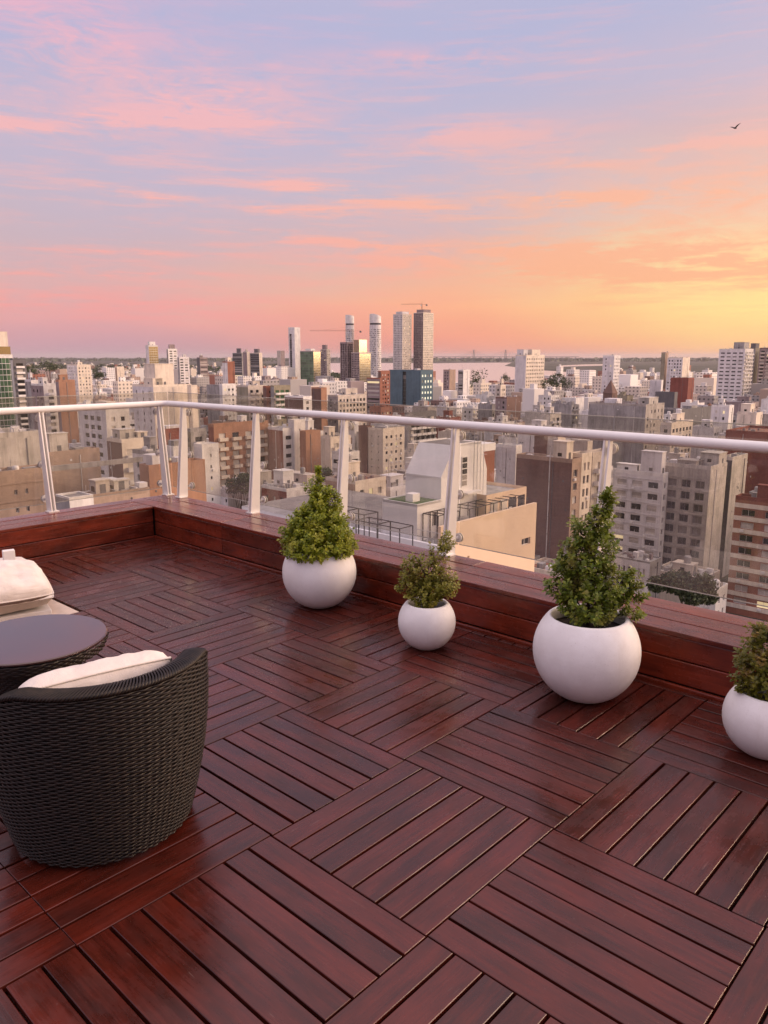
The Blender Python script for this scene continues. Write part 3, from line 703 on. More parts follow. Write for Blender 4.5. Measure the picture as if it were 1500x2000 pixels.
PN = dict(mix=panemat('window_pane', (0.020, 0.020, 0.022), (0.62, 0.57, 0.52), 0.42), dark=panemat('dark_pane', (0.022, 0.022, 0.022), (0.25, 0.22, 0.2), 0.18),
          blind=panemat('blind_pane', (0.05, 0.05, 0.05), (0.66, 0.62, 0.58), 0.75), lit=panemat('lit_pane', (0.3, 0.3, 0.25), (0.5, .5, .4), 0.1, lit=(0.95, 0.90, 0.66)))
m, t, b = mat('curtain_glass'); PN['glass'] = m
b.inputs['Base Color'].default_value = (0.36, 0.32, 0.21, 1); b.inputs['Metallic'].default_value = 0.85; b.inputs['Roughness'].default_value = 0.10
m, t, b = mat('green_glass'); PN['green'] = m
t.l.new(t.mix(rnd(t), (0.04, 0.085, 0.045), (0.10, 0.19, 0.10)), b.inputs['Base Color']); b.inputs['Roughness'].default_value = 0.06; b.inputs['Specular IOR Level'].default_value = 1.0

Z3 = Vector((0, 0, 1))
def fbox(mb, o, dx, n, x0, x1, d0, d1, z0, z1, m=0, skip=()):
    A = lambda x, d, z: o + dx * x + n * d + Z3 * z
    mb.hexa([A(x0, d1, z0), A(x1, d1, z0), A(x1, d0, z0), A(x0, d0, z0), A(x0, d1, z1), A(x1, d1, z1), A(x1, d0, z1), A(x0, d0, z1)], m, skip)
def facade(wl, gl, o, dx, n, L, H, cols, rows, depth=0.25, skipf=None, opens=None):
    xs = sorted({0.0, L} | {c for q in cols for c in q}); zs = sorted({0.0, H} | {c for q in rows for c in q})
    ci = {c[0] for c in cols}; rix = {r_[0] for r_ in rows}
    A = lambda x, d, z: o + dx * x + n * d + Z3 * z
    cset = {c[0]: i for i, c in enumerate(cols)}; rset = {r_[0]: i for i, r_ in enumerate(rows)}
    for a in range(len(zs) - 1):
        run = None
        z0, z1 = zs[a], zs[a + 1]
        for c in range(len(xs) - 1):
            x0, x1 = xs[c], xs[c + 1]
            op = z0 in rset and x0 in cset and not (skipf and skipf(cset[x0], rset[z0]))
            if op:
                if run is not None: wl.quad(A(run, 0, z0), A(x0, 0, z0), A(x0, 0, z1), A(run, 0, z1)); run = None
                for p, q in (((x0, z0), (x1, z0)), ((x1, z0), (x1, z1)), ((x1, z1), (x0, z1)), ((x0, z1), (x0, z0))):
                    wl.quad(A(p[0], 0, p[1]), A(p[0], -depth, p[1]), A(q[0], -depth, q[1]), A(q[0], 0, q[1]))
                if opens is not None: opens.append((A(x0, -depth, z0), x1 - x0, z1 - z0))
                else: gl.quad(A(x0, -depth, z0), A(x1, -depth, z0), A(x1, -depth, z1), A(x0, -depth, z1))
            elif run is None: run = x0
        if run is not None: wl.quad(A(run, 0, z0), A(L, 0, z0), A(L, 0, z1), A(run, 0, z1))
WIN_CACHE = {}
def window_part(root, at, wdt, hgt, rz, pm, style=0):
    key = (round(wdt, 2), round(hgt, 2), pm, style)
    if key not in WIN_CACHE:
        f = MB(); t_ = 0.06
        for x0, x1, z0, z1 in ((0, wdt, 0, t_), (0, wdt, hgt - t_, hgt), (0, t_, t_, hgt - t_), (wdt - t_, wdt, t_, hgt - t_), (wdt / 2 - .03, wdt / 2 + .03, t_, hgt - t_)):
            f.box(x0, x1, -0.06, -0.004, z0, z1)
        if style == 1: f.box(-0.1, wdt + 0.1, -0.34, -0.10, -0.08, -0.01)
        g = MB(); g.box(t_, wdt - t_, -0.03, -0.012, t_, hgt - t_)
        if style == 2: g.box(0.08, wdt - .08, -0.10, -0.065, hgt * 0.45, hgt - 0.05)
        WIN_CACHE[key] = (f.mesh('window', W_['white'] if style != 3 else W_['grey']), g.mesh('pane', PN[pm]))
    a, b = WIN_CACHE[key]
    w_ = put('window', a, root, at, rz); put('pane', b, w_)

def solve(P, axis, px):
    k = (px - 750.0); z = P.z - HC
    return (k * (P.y * CP - z * SP) - FPX * P.x) / (FPX * axis.x - k * axis.y * CP)
HAND = []           # footprints and picture rectangles of the placed buildings
def fit(cols_w, L, ww, margin=0.8):
    n_ = max(1, int((L - 2 * margin + (cols_w - ww)) / cols_w)); st_ = (L - 2 * margin) / n_
    return [(margin + st_ * (i + .5) - ww / 2, margin + st_ * (i + .5) + ww / 2) for i in range(n_)]
def add_roof(root, D, Wd, H, rg, roof, wall, extras, par=0.9, small=False):
    pm = MB(); t_ = 0.22
    for a in (0, 1):
        pass
    pm.box(0, Wd, 0, t_, H, H + par, 0, (0,)); pm.box(0, Wd, D - t_, D, H, H + par, 0, (0,)); pm.box(0, t_, t_, D - t_, H, H + par, 0, (0, 2, 4)); pm.box(Wd - t_, Wd, t_, D - t_, H, H + par, 0, (0, 2, 4))
    pm.build('parapet', wall, root)
    rm = MB(); rm.quad((t_ * .5, t_ * .5, H + .02), (Wd - t_ * .5, t_ * .5, H + .02), (Wd - t_ * .5, D - t_ * .5, H + .02), (t_ * .5, D - t_ * .5, H + .02)); rm.build('roof', roof, root)
    if min(D, Wd) > 5:                             # pipes, curbs, crates and rails too small to pick apart
        cl_ = MB(); n_ = int(min(46, 6 + D * Wd / 9))
        for _ in range(n_):
            x, y = rg.uniform(.5, Wd - 1.2), rg.uniform(.5, D - 1.2); q_ = rg.random()
            if q_ < .55: cl_.box(x, x + rg.uniform(.2, .9), y, y + rg.uniform(.2, .9), H + .03, H + rg.uniform(.25, 1.3))
            elif q_ < .75: cl_.bar((x, y, H + .03), (x, y, H + rg.uniform(1.0, 2.6)), .05, 4)
            elif q_ < .9: cl_.box(x, min(Wd - .3, x + rg.uniform(1.5, 5)), y, y + .12, H + .03, H + rg.uniform(.2, 1.1))
            else: cl_.box(x, x + .12, y, min(D - .3, y + rg.uniform(1.5, 5)), H + .03, H + rg.uniform(.2, 1.1))
        cl_.build('rooftop_clutter', W_[rg.choice(['offwhite', 'grey', 'stain', 'white', 'plum'])], root, kind='stuff')
    for e in extras:
        kind = e[0]
        if kind == 'house':
            _, x0, x1, y0, y1, h, wm = e
            hm = MB(); hm.box(x0 * Wd, x1 * Wd, y0 * D, y1 * D, H + .02, H + h, 0, (0,)); hm.box(x0 * Wd - .15, x1 * Wd + .15, y0 * D - .15, y1 * D + .15, H + h, H + h + .2)
            ho = hm.build('roof_house', wm, root)
            dm = MB(); cx = (x0 + x1) / 2 * Wd; dm.box(cx - .45, cx + .45, y0 * D - .06, y0 * D - .01, H + .1, H + 2.1); cy_ = (y0 + y1) / 2 * D; dm2 = MB(); dm2.box(x0 * Wd - .06, x0 * Wd - .01, cy_ - .5, cy_ + .5, H + min(1.2, h * .4), H + min(2.0, h * .7))
            dm.build('door', W_['slate'], ho); dm2.build('window', PN['dark'], ho)
        elif kind == 'tank':
            _, x, y, z, r_, h = e
            tm = MB(); tm.lathe([(r_, 0), (r_, h), (r_ * .8, h + .25), (0, h + .35)], 14, c=(x * Wd, y * D, H + z)); tm.build('water_tank', W_['grey'] if rg.random() < .6 else W_['white'], root, False)
        elif kind == 'mast':
            _, x, y, z, h = e
            am = MB(); am.bar((x * Wd, y * D, H + z), (x * Wd, y * D, H + z + h), 0.05, 5)
            for q in range(3): am.bar((x * Wd - .4, y * D, H + z + h * (.7 + .1 * q)), (x * Wd + .4, y * D, H + z + h * (.7 + .1 * q)), 0.02, 4)
            am.build('antenna', W_['grey'], root)
        elif kind == 'pyramid':
            pm_ = MB(); a_ = (Wd / 2, D / 2, H + e[1]); q_ = [(-.2, -.2, H + par), (Wd + .2, -.2, H + par), (Wd + .2, D + .2, H + par), (-.2, D + .2, H + par)]
            for i in range(4): pm_.tri(q_[i], q_[(i + 1) % 4], a_)
            pm_.build('pyramid_roof', W_['brown'], root)
        elif kind == 'box':
            _, x, y, a, b_, h = e
            bm_ = MB(); bm_.box(x * Wd, x * Wd + a, y * D, y * D + b_, H + .02, H + h, 0, (0,)); bm_.build('rooftop_unit', W_['pale'] if rg.random() < .5 else W_['grey'], root)
def auto_extras(rg, D, Wd, big, wall):
    ex = []
    if min(D, Wd) < 4: return ex
    x0 = rg.uniform(0.15, 0.45); y0 = rg.uniform(0.15, 0.45)
    if big or rg.random() < 0.55:
        hh = rg.uniform(2.6, 4.6) if big else 2.5
        ex.append(('house', x0, min(.92, x0 + rg.uniform(.28, .42)), y0, min(.92, y0 + rg.uniform(.28, .42)), hh, wall))
        if rg.random() < 0.6: ex.append(('tank', x0 + .15, y0 + .15, hh + .2, min(1.1, Wd * .08), 1.4))
        if rg.random() < 0.5: ex.append(('mast', x0 + .05, y0 + .1, hh + .2, rg.uniform(2, 5)))
    for _ in range(rg.randint(3, 7)): ex.append(('box', rg.uniform(.06, .8), rg.uniform(.06, .8), rg.uniform(.6, 1.8), rg.uniform(.6, 1.8), rg.uniform(.7, 1.7)))
    if rg.random() < .4: ex.append(('tank', rg.uniform(.1, .9), rg.uniform(.1, .9), 0.3, .7, 1.2))
    return ex
def dress(root, o, dx, n, L, H, spec, key, solo=False, rz=0.0, far=False, zmin=0.0):
    """one face of a building: wall with real recessed openings, panes, balconies"""
    style, wm = spec[0], W_[spec[1]]; kw = spec[2] if len(spec) > 2 else {}
    wl, gl, bl = MB(), MB(), MB()
    fh = kw.get('fh', 3.0); pm = kw.get('pane', 'mix'); top = kw.get('top', 1.0)
    nf = max(1, int((H - top) / fh)); rows = []; cols = []
    low = max(0, nf - kw.get('floors', 16))
    zf = lambda k: H - top - (nf - k) * fh
    if style == 'blank': pass
    elif style == 'win':
        ww, wh = kw.get('ww', 1.4), kw.get('wh', 1.4); cols = kw.get('cols') or fit(kw.get('cw', 3.2), L, ww, kw.get('margin', 0.7)); rows = [(zf(k) + kw.get('sill', 0.9), zf(k) + kw.get('sill', 0.9) + wh) for k in range(low, nf)]
    elif style == 'band':
        cols = [(0.6, L - 0.6)] if not kw.get('cols') else kw['cols']; rows = [(zf(k) + 1.0, zf(k) + 2.35) for k in range(low, nf)]
    elif style == 'balc':
        ww = kw.get('ww', 2.4); cols = kw.get('cols') or fit(kw.get('cw', 4.0), L, ww, 0.5); rows = [(zf(k) + 0.12, zf(k) + 2.35) for k in range(low, nf)]
    elif style == 'glass':
        c_ = max(1, int(L / kw.get('cw', 2.0))); s_ = L / c_; cols = [(i * s_ + .06, (i + 1) * s_ - .06) for i in range(c_)]; rows = [(zf(k) + .25, zf(k) + fh - .05) for k in range(low, nf)]
    rg = random.Random(key); gapf = kw.get('gap', 0.0)
    sk = (lambda c, r_: random.Random(key * 131 + c * 17 + r_).random() < gapf) if gapf else None
    cols = [c for c in cols if c[0] > 0.05 and c[1] < L - 0.05 and c[1] - c[0] > .2]; rows = [r_ for r_ in rows if r_[0] > 0.05 and r_[1] < H - 0.05]
    opens = [] if solo else None
    facade(wl, gl, o, dx, n, L, H, cols, rows, kw.get('depth', 0.3 if style != 'glass' else .08), sk, opens)
    wl.build(kw.get('name', 'wall'), wm, root)
    if gl.f: gl.build('glazing', PN[pm], root, kind='stuff')
    if solo and opens:
        for at, a, h in opens: window_part(root, at, a, h, rz, pm, kw.get('wstyle', 0))
    if style == 'blank' and L > 5 and H > 9:         # downpipe, vents and patches on a blind wall
        vm = MB(); x = rg.uniform(.15, .85) * L; fbox(vm, o, dx, n, x, x + .14, .01, .15, 2, H - .3)
        for _ in range(rg.randint(3, 9)):
            x, z = rg.uniform(.6, L - 1.2), H - rg.uniform(1.5, min(H - 2, 22)); fbox(vm, o, dx, n, x, x + rg.uniform(.25, .6), .005, .06, z, z + rg.uniform(.25, .6))
        vm.build('wall_fittings', W_[rg.choice(['slate', 'grey', 'offwhite'])], root, kind='stuff')
    if style == 'balc' or kw.get('balcony'):
        bm_ = kw.get('bmat', spec[1]); ov = kw.get('over', 0.35); dp = kw.get('out', 1.1)
        for r_ in rows:
            for c in ([(cols[0][0], cols[-1][1])] if kw.get('run') else cols):
                if rg.random() < kw.get('miss', 0): continue
                x0, x1, z = c[0] - ov, c[1] + ov, r_[0] - (0.12 if style == 'balc' else .95)
                fbox(bl, o, dx, n, x0, x1, 0.0, dp, z - .14, z, 0, (4,)); fbox(bl, o, dx, n, x0, x1, dp - .1, dp, z, z + kw.get('ph', 0.95), 0, (0,))
                fbox(bl, o, dx, n, x0, x0 + .1, 0, dp - .1, z, z + kw.get('ph', .95), 0, (0, 2, 4)); fbox(bl, o, dx, n, x1 - .1, x1, 0, dp - .1, z, z + kw.get('ph', .95), 0, (0, 2, 4))
        if bl.f: bl.build('balconies', W_[bm_] if bm_ in W_ else PN[bm_], root, kind='stuff')
    kw.setdefault('ac', .22 if style in ('win', 'balc') and key % 3 else 0)
    if kw.get('ac'):
        am = MB()
        for r_ in rows:
            for c in cols:
                if rg.random() < kw['ac']: x = c[0] + rg.uniform(-.3, .6); fbox(am, o, dx, n, x, x + .8, .02, .38, r_[0] - .75, r_[0] - .2, 0)
        if am.f: am.build('cooling_units', W_['white'], root, kind='stuff')
    if kw.get('bands'):
        bd = MB()
        for k in range(low, nf + 1): fbox(bd, o, dx, n, 0.0, L, 0.0, 0.10, zf(k) - .18, zf(k) + kw['bands'], 0, (4,))
        bd.build('floor_band', W_[kw.get('bandmat', 'offwhite')], root, kind='stuff')
def raw_building(name, label, cat, P, D, Wd, left, right, roof=0, extras=None, par=0.9, key=1, solo=False, group=None, far=False, back=None):
    H = P.z - GZ - par
    root = thing(name, label, cat, (P.x, P.y, GZ), AU, group)
    rg = random.Random(key)
    X, Y = Vector((1, 0, 0)), Vector((0, 1, 0))
    dress(root, Vector((0, 0, 0)), X, -Y, Wd, H, right, key, solo, 0.0, far)
    dress(root, Vector((0, D, 0)), -Y, -X, D, H, left, key + 5, solo, -math.pi / 2, far)
    bk = MB(); bk.quad((Wd, 0, 0), (Wd, D, 0), (Wd, D, H), (Wd, 0, H)); bk.quad((Wd, D, 0), (0, D, 0), (0, D, H), (Wd, D, H)); bk.build('rear_wall', W_[back or left[1]], root)
    ex = list(extras) if extras is not None else auto_extras(rg, D, Wd, True, W_[right[1]])
    if extras is not None and min(D, Wd) > 4:
        for _ in range(rg.randint(2, 6)): ex.append(('box', rg.uniform(.06, .85), rg.uniform(.06, .85), rg.uniform(.5, 1.6), rg.uniform(.5, 1.6), rg.uniform(.6, 1.5)))
        if rg.random() < .6: ex.append(('mast', rg.uniform(.1, .9), rg.uniform(.1, .9), 0, rg.uniform(2, 4)))
        if rg.random() < .6: ex.append(('tank', rg.uniform(.1, .9), rg.uniform(.1, .9), .3, .7, 1.2))
    add_roof(root, D, Wd, H, rg, RF[roof], W_[right[1]] if right[0] != 'x' else W_[left[1]], ex, par)
    return root
def B(label, xl, xc, xr, yt, d, left, right, roof=0, extras=None, yb=None, name='apartment_building', cat='building', par=0.9, solo=False, key=None, group='buildings of the city'):
    P = at_d(xc, yt, d); D = max(3.0, solve(P, UV, xl)); Wd = max(3.0, solve(P, VV, xr)); D, Wd = min(D, 60), min(Wd, 60)
    r = raw_building(name, label, cat, P, D, Wd, left, right, roof, extras, par, key or int(xl * 7 + yt), solo, group)
    HAND.append((P.copy(), D, Wd, xl, xr, yt, yb or yt + 60, d, label)); r['px'] = (xl + xr) / 2; r['py'] = yt
    return r
wn = lambda c, **k: ('win', c, k)
bc = lambda c, **k: ('balc', c, k)
bl = lambda c: ('blank', c)
gs_ = lambda c, **k: ('glass', c, k)
bd = lambda c, **k: ('band', c, k)

# ---- right foreground blocks
B('unfinished grey concrete block with three columns of square window holes', 1298, 1389, 1421, 911, 190, ('win', 'concrete', dict(cw=4.0, ww=2.3, wh=1.9, sill=.6, pane='dark', top=2.6, margin=.6, bands=.25, bandmat='concrete', depth=.5, wstyle=3)), bl('stain'), 3,
  [('house', .5, .98, .02, .42, 3.4, W_['stain']), ('house', .1, .5, .35, .75, 1.6, W_['concrete']), ('box', .2, .8, 2, 2, 1.4)], 1130, solo=True)
B('pale narrow block with a stained side wall behind the grey concrete block', 1428, 1431, 1461, 893, 205, bl('dark'), bl('stain'), 3, [('box', .4, .2, 1.5, 1.5, 1.2)], 1110)
B('white block of wide shuttered windows left of the grey concrete block', 1198, 1296, 1304, 925, 192, ('win', 'pale', dict(cw=4.4, ww=2.7, wh=1.6, sill=.8, pane='mix', bands=.12, bandmat='pale', margin=.4, wstyle=2)), wn('white', cw=3, ww=1.2, pane='dark'), 2,
  [('house', .1, .9, .06, .46, 6.0, W_['pale']), ('house', .2, .8, .55, .95, 2.2, W_['white'])], 1110, solo=True)
B('red brick block with cream balcony bands at the right edge', 1437, 1590, 1600, 985, 165, ('win', 'rust', dict(cw=4.2, ww=2.9, wh=1.5, sill=.95, pane='mix', bands=.85, bandmat='cream', ac=.45, margin=.5, top=1.6)), bl('red'), 0, None, 1200, solo=True)
B('brown brick block with a blank side wall and white drainpipe', 1009, 1118, 1136, 897, 168, bl('brown'), ('win', 'tan', dict(cw=3.4, ww=1.5, wh=1.6, sill=.8, pane='blind', cols=[(0.8, 2.5)])), 2,
  [('house', .1, .8, .12, .35, 4.4, W_['cream']), ('mast', .3, .5, .2, 3)], 1100, solo=True)
B('cream strip of stacked balconies beside the brown brick wall', 1134, 1137, 1157, 886, 172, bl('cream'), wn('cream', cw=2.2, ww=1.0, wh=1.8), 2, [], 1060)
B('dark brown walled block with beige balconies behind the tallest shrub', 1140, 1158, 1196, 884, 182, bl('brown'), bc('beige', cw=3.6, ww=2.2, bmat='pale'), 2, None, 1060)
B('tall dark red blind wall behind the concrete block at right', 1418, 1560, 1600, 848, 262, bl('red'), bl('red'), 1, [], 980)
B('small white house with a tin roof by the dark street tree', 1362, 1400, 1422, 1152, 158, wn('white', cw=3, ww=1), wn('white', cw=3, ww=1.0), 3, [], 1185, name='house', cat='house', par=.4)
B('low pale garage with narrow slots below the white shuttered block', 1200, 1270, 1292, 1098, 165, wn('pale', cw=1.2, ww=.5, wh=2.0, sill=.5), bl('grey'), 2, [], 1150, name='garage', cat='building', par=.4)
# ---- centre, beyond the white neighbour
B('cream block dotted with small windows behind the white neighbour', 717, 748, 790, 837, 295, wn('beige', cw=4.6, ww=.5, wh=.5, sill=1.4), wn('cream', cw=2.9, ww=1.2, wh=1.1, ac=.5), 3, [('box', .2, .2, 8, 5, 1.2)], 930)
B('brown blind block pressed against the dotted cream block', 700, 716, 720, 832, 300, bl('brown'), bl('brown'), 0, [], 915)
B('dark block with white stacked balconies right of the cream block', 795, 800, 852, 806, 360, bl('grey'), bc('slate', cw=4.0, ww=2.4, bmat='white', ac=.3), 0, None, 885)
B('white terraced house with long roof decks below the cream block', 648, 672, 702, 884, 250, bd('white'), bd('offwhite'), 2, None, 940, name='house', cat='house')
B('white slab with strip windows and a blank stair tower', 523, 552, 574, 836, 255, bl('rust'), wn('white', cw=3.4, ww=2.5, wh=1.3, pane='dark'), 2, [], 955)
B('plain white stair tower rising over the strip-window slab', 572, 574, 596, 820, 257, bl('pale'), wn('white', cw=4, ww=.5, wh=.6, sill=1.2), 2, [], 950, name='stair_tower', cat='tower')
B('orange brick blind wall right of the white stair tower', 594, 597, 626, 842, 252, bl('orange'), bl('orange'), 1, [], 930)
B('white windowed top storeys peeping over the orange brick wall', 594, 596, 610, 814, 300, bl('pale'), wn('white', cw=3.0, ww=1.8, pane='dark'), 2, [], 842)
B('long orange brick slab with glazed balconies and white windows', 413, 417, 524, 829, 245, bl('rust'), ('balc', 'orange', dict(cw=4.6, ww=2.6, bmat='cream', pane='blind', top=1.5)), 1, None, 930)
B('whitewashed narrow block with a few slit windows near the corner post', 378, 394, 427, 868, 205, bl('pale'), wn('white', cw=4.0, ww=.6, wh=.9, sill=1.2, gap=.4), 2, [], 975)
B('tall cream tower with blind walls behind the railing corner', 258, 299, 374, 752, 330, wn('pale', cw=5.5, ww=1.0), bl('cream'), 3, [('house', .12, .60, .1, .6, 9.5, W_['cream']), ('house', .05, .30, .1, .5, 3.5, W_['cream'])], 830)
B('yellowish wing stuck to the right of the cream tower', 372, 373, 383, 752, 334, bl('cream'), bl('cream'), 3, [], 830)
B('orange brick blind wall low behind the corner posts', 284, 290, 400, 909, 128, bl('orange'), bl('orange'), 1, [('box', .1, .2, 3, 3, 2.4), ('box', .55, .3, 2, 2, 1.5)], 985)
B('dark red blind house under the cream tower', 310, 318, 356, 838, 215, bl('red'), bl('red'), 0, [('box', .2, .1, 5, 3, 1.6)], 890, name='house', cat='house')
B('small lavender white house tucked between the corner posts', 326, 338, 358, 872, 165, wn('pale', cw=3, ww=1), wn('white', cw=3, ww=1.0), 2, [('box', .2, .2, 2.5, 2.5, 2)], 900, name='house', cat='house')
B('grey flat block with white roof plant left of the whitewashed block', 360, 372, 402, 838, 235, wn('olive', cw=3.2, ww=1.6), bc('grey', bmat='white'), 2, None, 870)
# ---- left foreground
B('tan brick block with two columns of slit windows at lower left', -60, -40, 97, 925, 118, bl('tan'), ('win', 'tan', dict(cw=3.0, ww=.42, wh=.8, sill=1.0, pane='dark', cols=[(solve(at_d(-40, 925, 118), VV, 24), solve(at_d(-40, 925, 118), VV, 24) + .5), (solve(at_d(-40, 925, 118), VV, 45), solve(at_d(-40, 925, 118), VV, 45) + .5)], top=1.2, fh=2.9, bands=.06, bandmat='tan')), 3, [('box', .02, .02, 30, .3, .9), ('tank', .52, .12, .2, .5, 1.0), ('box', .7, .5, 2, 1, .8)], 1010, solo=True)
B('stained concrete tank house standing behind the tan brick block', -50, -8, 78, 846, 132, bl('stain'), bl('stain'), 3, [], 915, name='tank_house', cat='tank house')
B('long brown brick wall with grey roof houses at left', 80, 84, 194, 884, 165, bl('tan'), bl('tan'), 2, [('house', .14, .46, .15, .9, 4.6, W_['stain']), ('box', .6, .3, 2, 2, 1.2)], 930)
B('small white roof house with a dark flat roof near the left post', 108, 135, 182, 972, 102, bl('grey'), ('win', 'white', dict(cols=[(1.0, 1.45)], wh=.8, sill=1.2, pane='dark')), 0, [], 1010, name='house', cat='house', par=.3)
B('broad tan terraces stepping down beyond the left glass', 176, 182, 292, 966, 112, bl('tan'), bl('tan'), 3, [('house', .1, .34, .3, .9, 2.6, W_['beige']), ('house', .45, .72, .5, .95, 2.2, W_['stain']), ('box', .38, .05, .25, 8, 1.1), ('box', .76, .05, .25, 8, 1.1), ('box', .1, .1, 2.2, .8, .7), ('box', .55, .12, 1.2, 1.6, .8), ('box', .85, .2, 1.4, 1.4, 1.6)], 1005, name='house', cat='house')
B('white lavender block with a column of wide windows at left', 153, 206, 252, 800, 255, ('win', 'pale', dict(cw=5.0, ww=2.8, wh=1.5, pane='dark', margin=3.0)), wn('offwhite', cw=4, ww=1.4, gap=.3), 2, [('house', .3, .7, .2, .6, 3, W_['cream'])], 900)
B('brown sided cream block with open balconies left of the corner', 208, 237, 300, 858, 185, bl('brown'), bc('cream', cw=4.2, ww=2.4, bmat='offwhite'), 2, [('house', .1, .55, .3, .8, 2.8, W_['stain']), ('house', .6, .9, .2, .6, 2.0, W_['cream'])], 935)
B('pale roof houses and tanks right of the brown sided block', 258, 290, 322, 882, 170, wn('pale', cw=3, ww=1), wn('grey', cw=3, ww=1), 2, None, 930)
B('green glass tower with white balcony edges at the left picture edge', -60, -50, 24, 692, 410, bl('offwhite'), ('glass', 'white', dict(pane='green', cw=1.8, fh=3.0)), 2, [('house', .3, .93, .1, .8, 12.6, W_['cream']), ('house', .1, .97, .05, .9, 4.8, PN['glass'])], 845)
B('stack of white balconies on the right of the green glass tower', 20, 24, 50, 700, 414, bl('offwhite'), ('balc', 'slate', dict(cw=5, ww=3.6, bmat='white', run=True)), 2, [], 845)
B('tall blind brown brick wall beside grey flats at left', 110, 114, 146, 742, 345, bl('plum'), bl('orange'), 1, [('house', .1, .6, .1, .6, 3.0, W_['orange'])], 850)
B('grey flats with white balcony fronts left of the blind brown wall', 60, 84, 112, 750, 350, wn('plum', cw=3.4, ww=1.3), bc('offwhite', cw=4.0, ww=2.4, bmat='white'), 2, None, 850)
B('slim grey flats between the green tower and balcony flats', 48, 60, 76, 742, 385, bl('grey'), wn('pale', cw=3.4, ww=1.6), 2, None, 810)
# ---- middle distance
B('olive grey block with packed balconies left of the brown stack', 462, 484, 520, 753, 430, bl('olive'), bc('beige', cw=3.6, ww=2.0, bmat='cream', ac=.4), 2, None, 800)
B('brown brick strip between two balcony blocks', 518, 520, 534, 754, 428, bl('brown'), wn('rust', cw=3, ww=1), 1, [], 800)
B('glazed balcony block with white floor edges in the centre left', 532, 535, 567, 753, 426, bl('grey'), ('balc', 'olive', dict(cw=4, ww=2.6, bmat='white', pane='green')), 2, None, 800)
B('dark brown blind box with a white windowed end', 556, 592, 609, 774, 395, bl('brown'), wn('white', cw=3.0, ww=1.8, pane='dark'), 2, [], 830)
B('brown block with an orange brick chimney tower on its end', 608, 627, 638, 757, 440, bl('brown'), bl('orange'), 0, [('mast', .5, .3, 0, 14)], 830)
B('grey flats with light window frames left of the pink striped block', 640, 660, 716, 772, 450, wn('grey', cw=3, ww=1.4), wn('beige', cw=2.6, ww=1.6, wh=1.6, pane='dark'), 2, None, 810)
B('pink grey striped block left of the blue slab', 716, 742, 746, 738, 560, bd('plum'), bl('rust'), 2, None, 790)
B('red brown stack tucked behind the pink striped block', 742, 744, 762, 724, 600, bl('brown'), wn('rust', cw=3, ww=1.4), 1, [], 760)
B('blue grey slab with a dark vertical slot and lit end windows', 760, 822, 846, 723, 620, ('win', 'teal', dict(cols=[(14.6, 18.4)], wh=2.9, sill=.05, fh=3.0, pane='dark', top=.3, depth=.6)), ('win', 'teal', dict(cw=3.6, ww=1.8, wh=1.8, pane='lit', fh=4.4)), 0, [('box', .5, .3, 4, 3, 2)], 795)
B('grey blind block left of the window-dotted white one', 403, 432, 434, 752, 450, bl('grey'), bl('grey'), 2, [], 790)
B('white block dotted with windows and cooling units left of the olive block', 432, 434, 460, 750, 448, bl('pale'), wn('white', cw=2.6, ww=1.3, wh=1.3, ac=.6), 2, None, 790)
B('small white tower with a bright orange brick side', 434, 444, 458, 706, 640, bl('white'), bl('rust'), 2, [('house', .3, .8, .3, .8, 4, W_['cream'])], 748)
B('pink brown block with window columns and a dark red side', 968, 990, 1018, 776, 480, wn('plum', cw=2.8, ww=1.4), bl('brown'), 1, [], 825)
B('slender beige flats rising behind the dark red side wall', 968, 978, 988, 752, 520, wn('beige', cw=2.8, ww=1.4), wn('cream', cw=3, ww=1.5), 2, None, 790)
B('big blank grey block left of the dark roofed hall', 1150, 1262, 1298, 790, 330, bl('grey'), wn('concrete', cw=4, ww=1.2, gap=.4), 0, [('box', .3, .6, 5, 6, 2.5), ('house', .2, .7, .02, .2, 3.4, W_['stain'])], 850)
B('cream strip of flats with square windows above the rail at right', 1290, 1312, 1354, 826, 300, wn('beige', cw=3, ww=1.6), wn('cream', cw=3.0, ww=1.9, wh=1.5, pane='dark'), 2, None, 850)
B('low dark roofed hall with white skylight frames', 1322, 1330, 1392, 800, 400, bl('slate'), bl('slate'), 0, [('box', .35, .2, 8, 5, 1.6), ('box', .05, .1, .4, 12, 1.0), ('box', .85, .1, .4, 12, 1.0)], 830, name='hall', cat='hall', par=.4)
B('grey white box block with slit windows above the right rail', 1390, 1425, 1434, 792, 370, wn('pale', cw=5, ww=1.0, gap=.3), bl('white'), 2, None, 835)
B('cream roof blocks beside the red wall at right', 1440, 1478, 1490, 806, 320, bl('cream'), bl('cream'), 3, [('house', .2, .9, .4, .9, 4, W_['cream'])], 850)
B('dark red blind block in the right middle distance', 1310, 1345, 1356, 738, 560, bl('red'), bl('red'), 1, [], 780)
B('slate grey box in front of the dark red block', 1280, 1318, 1324, 766, 470, bl('slate'), bl('slate'), 0, [], 790)
B('white box with one dark window right of the brown pyramid roof', 1270, 1292, 1294, 742, 520, bl('pale'), bl('white'), 2, [], 770)
B('dark brown pyramid roofed tower above the glass joint', 1178, 1196, 1206, 768, 480, bl('brown'), bl('brown'), 1, [('pyramid', 9.0)], 800)
B('pale blind house front left of the brown brick block', 970, 1008, 1020, 870, 235, bl('pale'), bl('white'), 2, [], 920, name='house', cat='house')
B('brown stair block and cream tank tower above the brown brick wall', 1044, 1070, 1076, 850, 215, bl('brown'), bl('brown'), 1, [('house', .3, .95, .05, .5, 2.4, W_['cream'])], 890)
B('cream lift tower rising above the brown brick roofs', 1075, 1090, 1105, 852, 200, bl('stain'), bl('cream'), 2, [], 895, name='lift_tower', cat='tower')
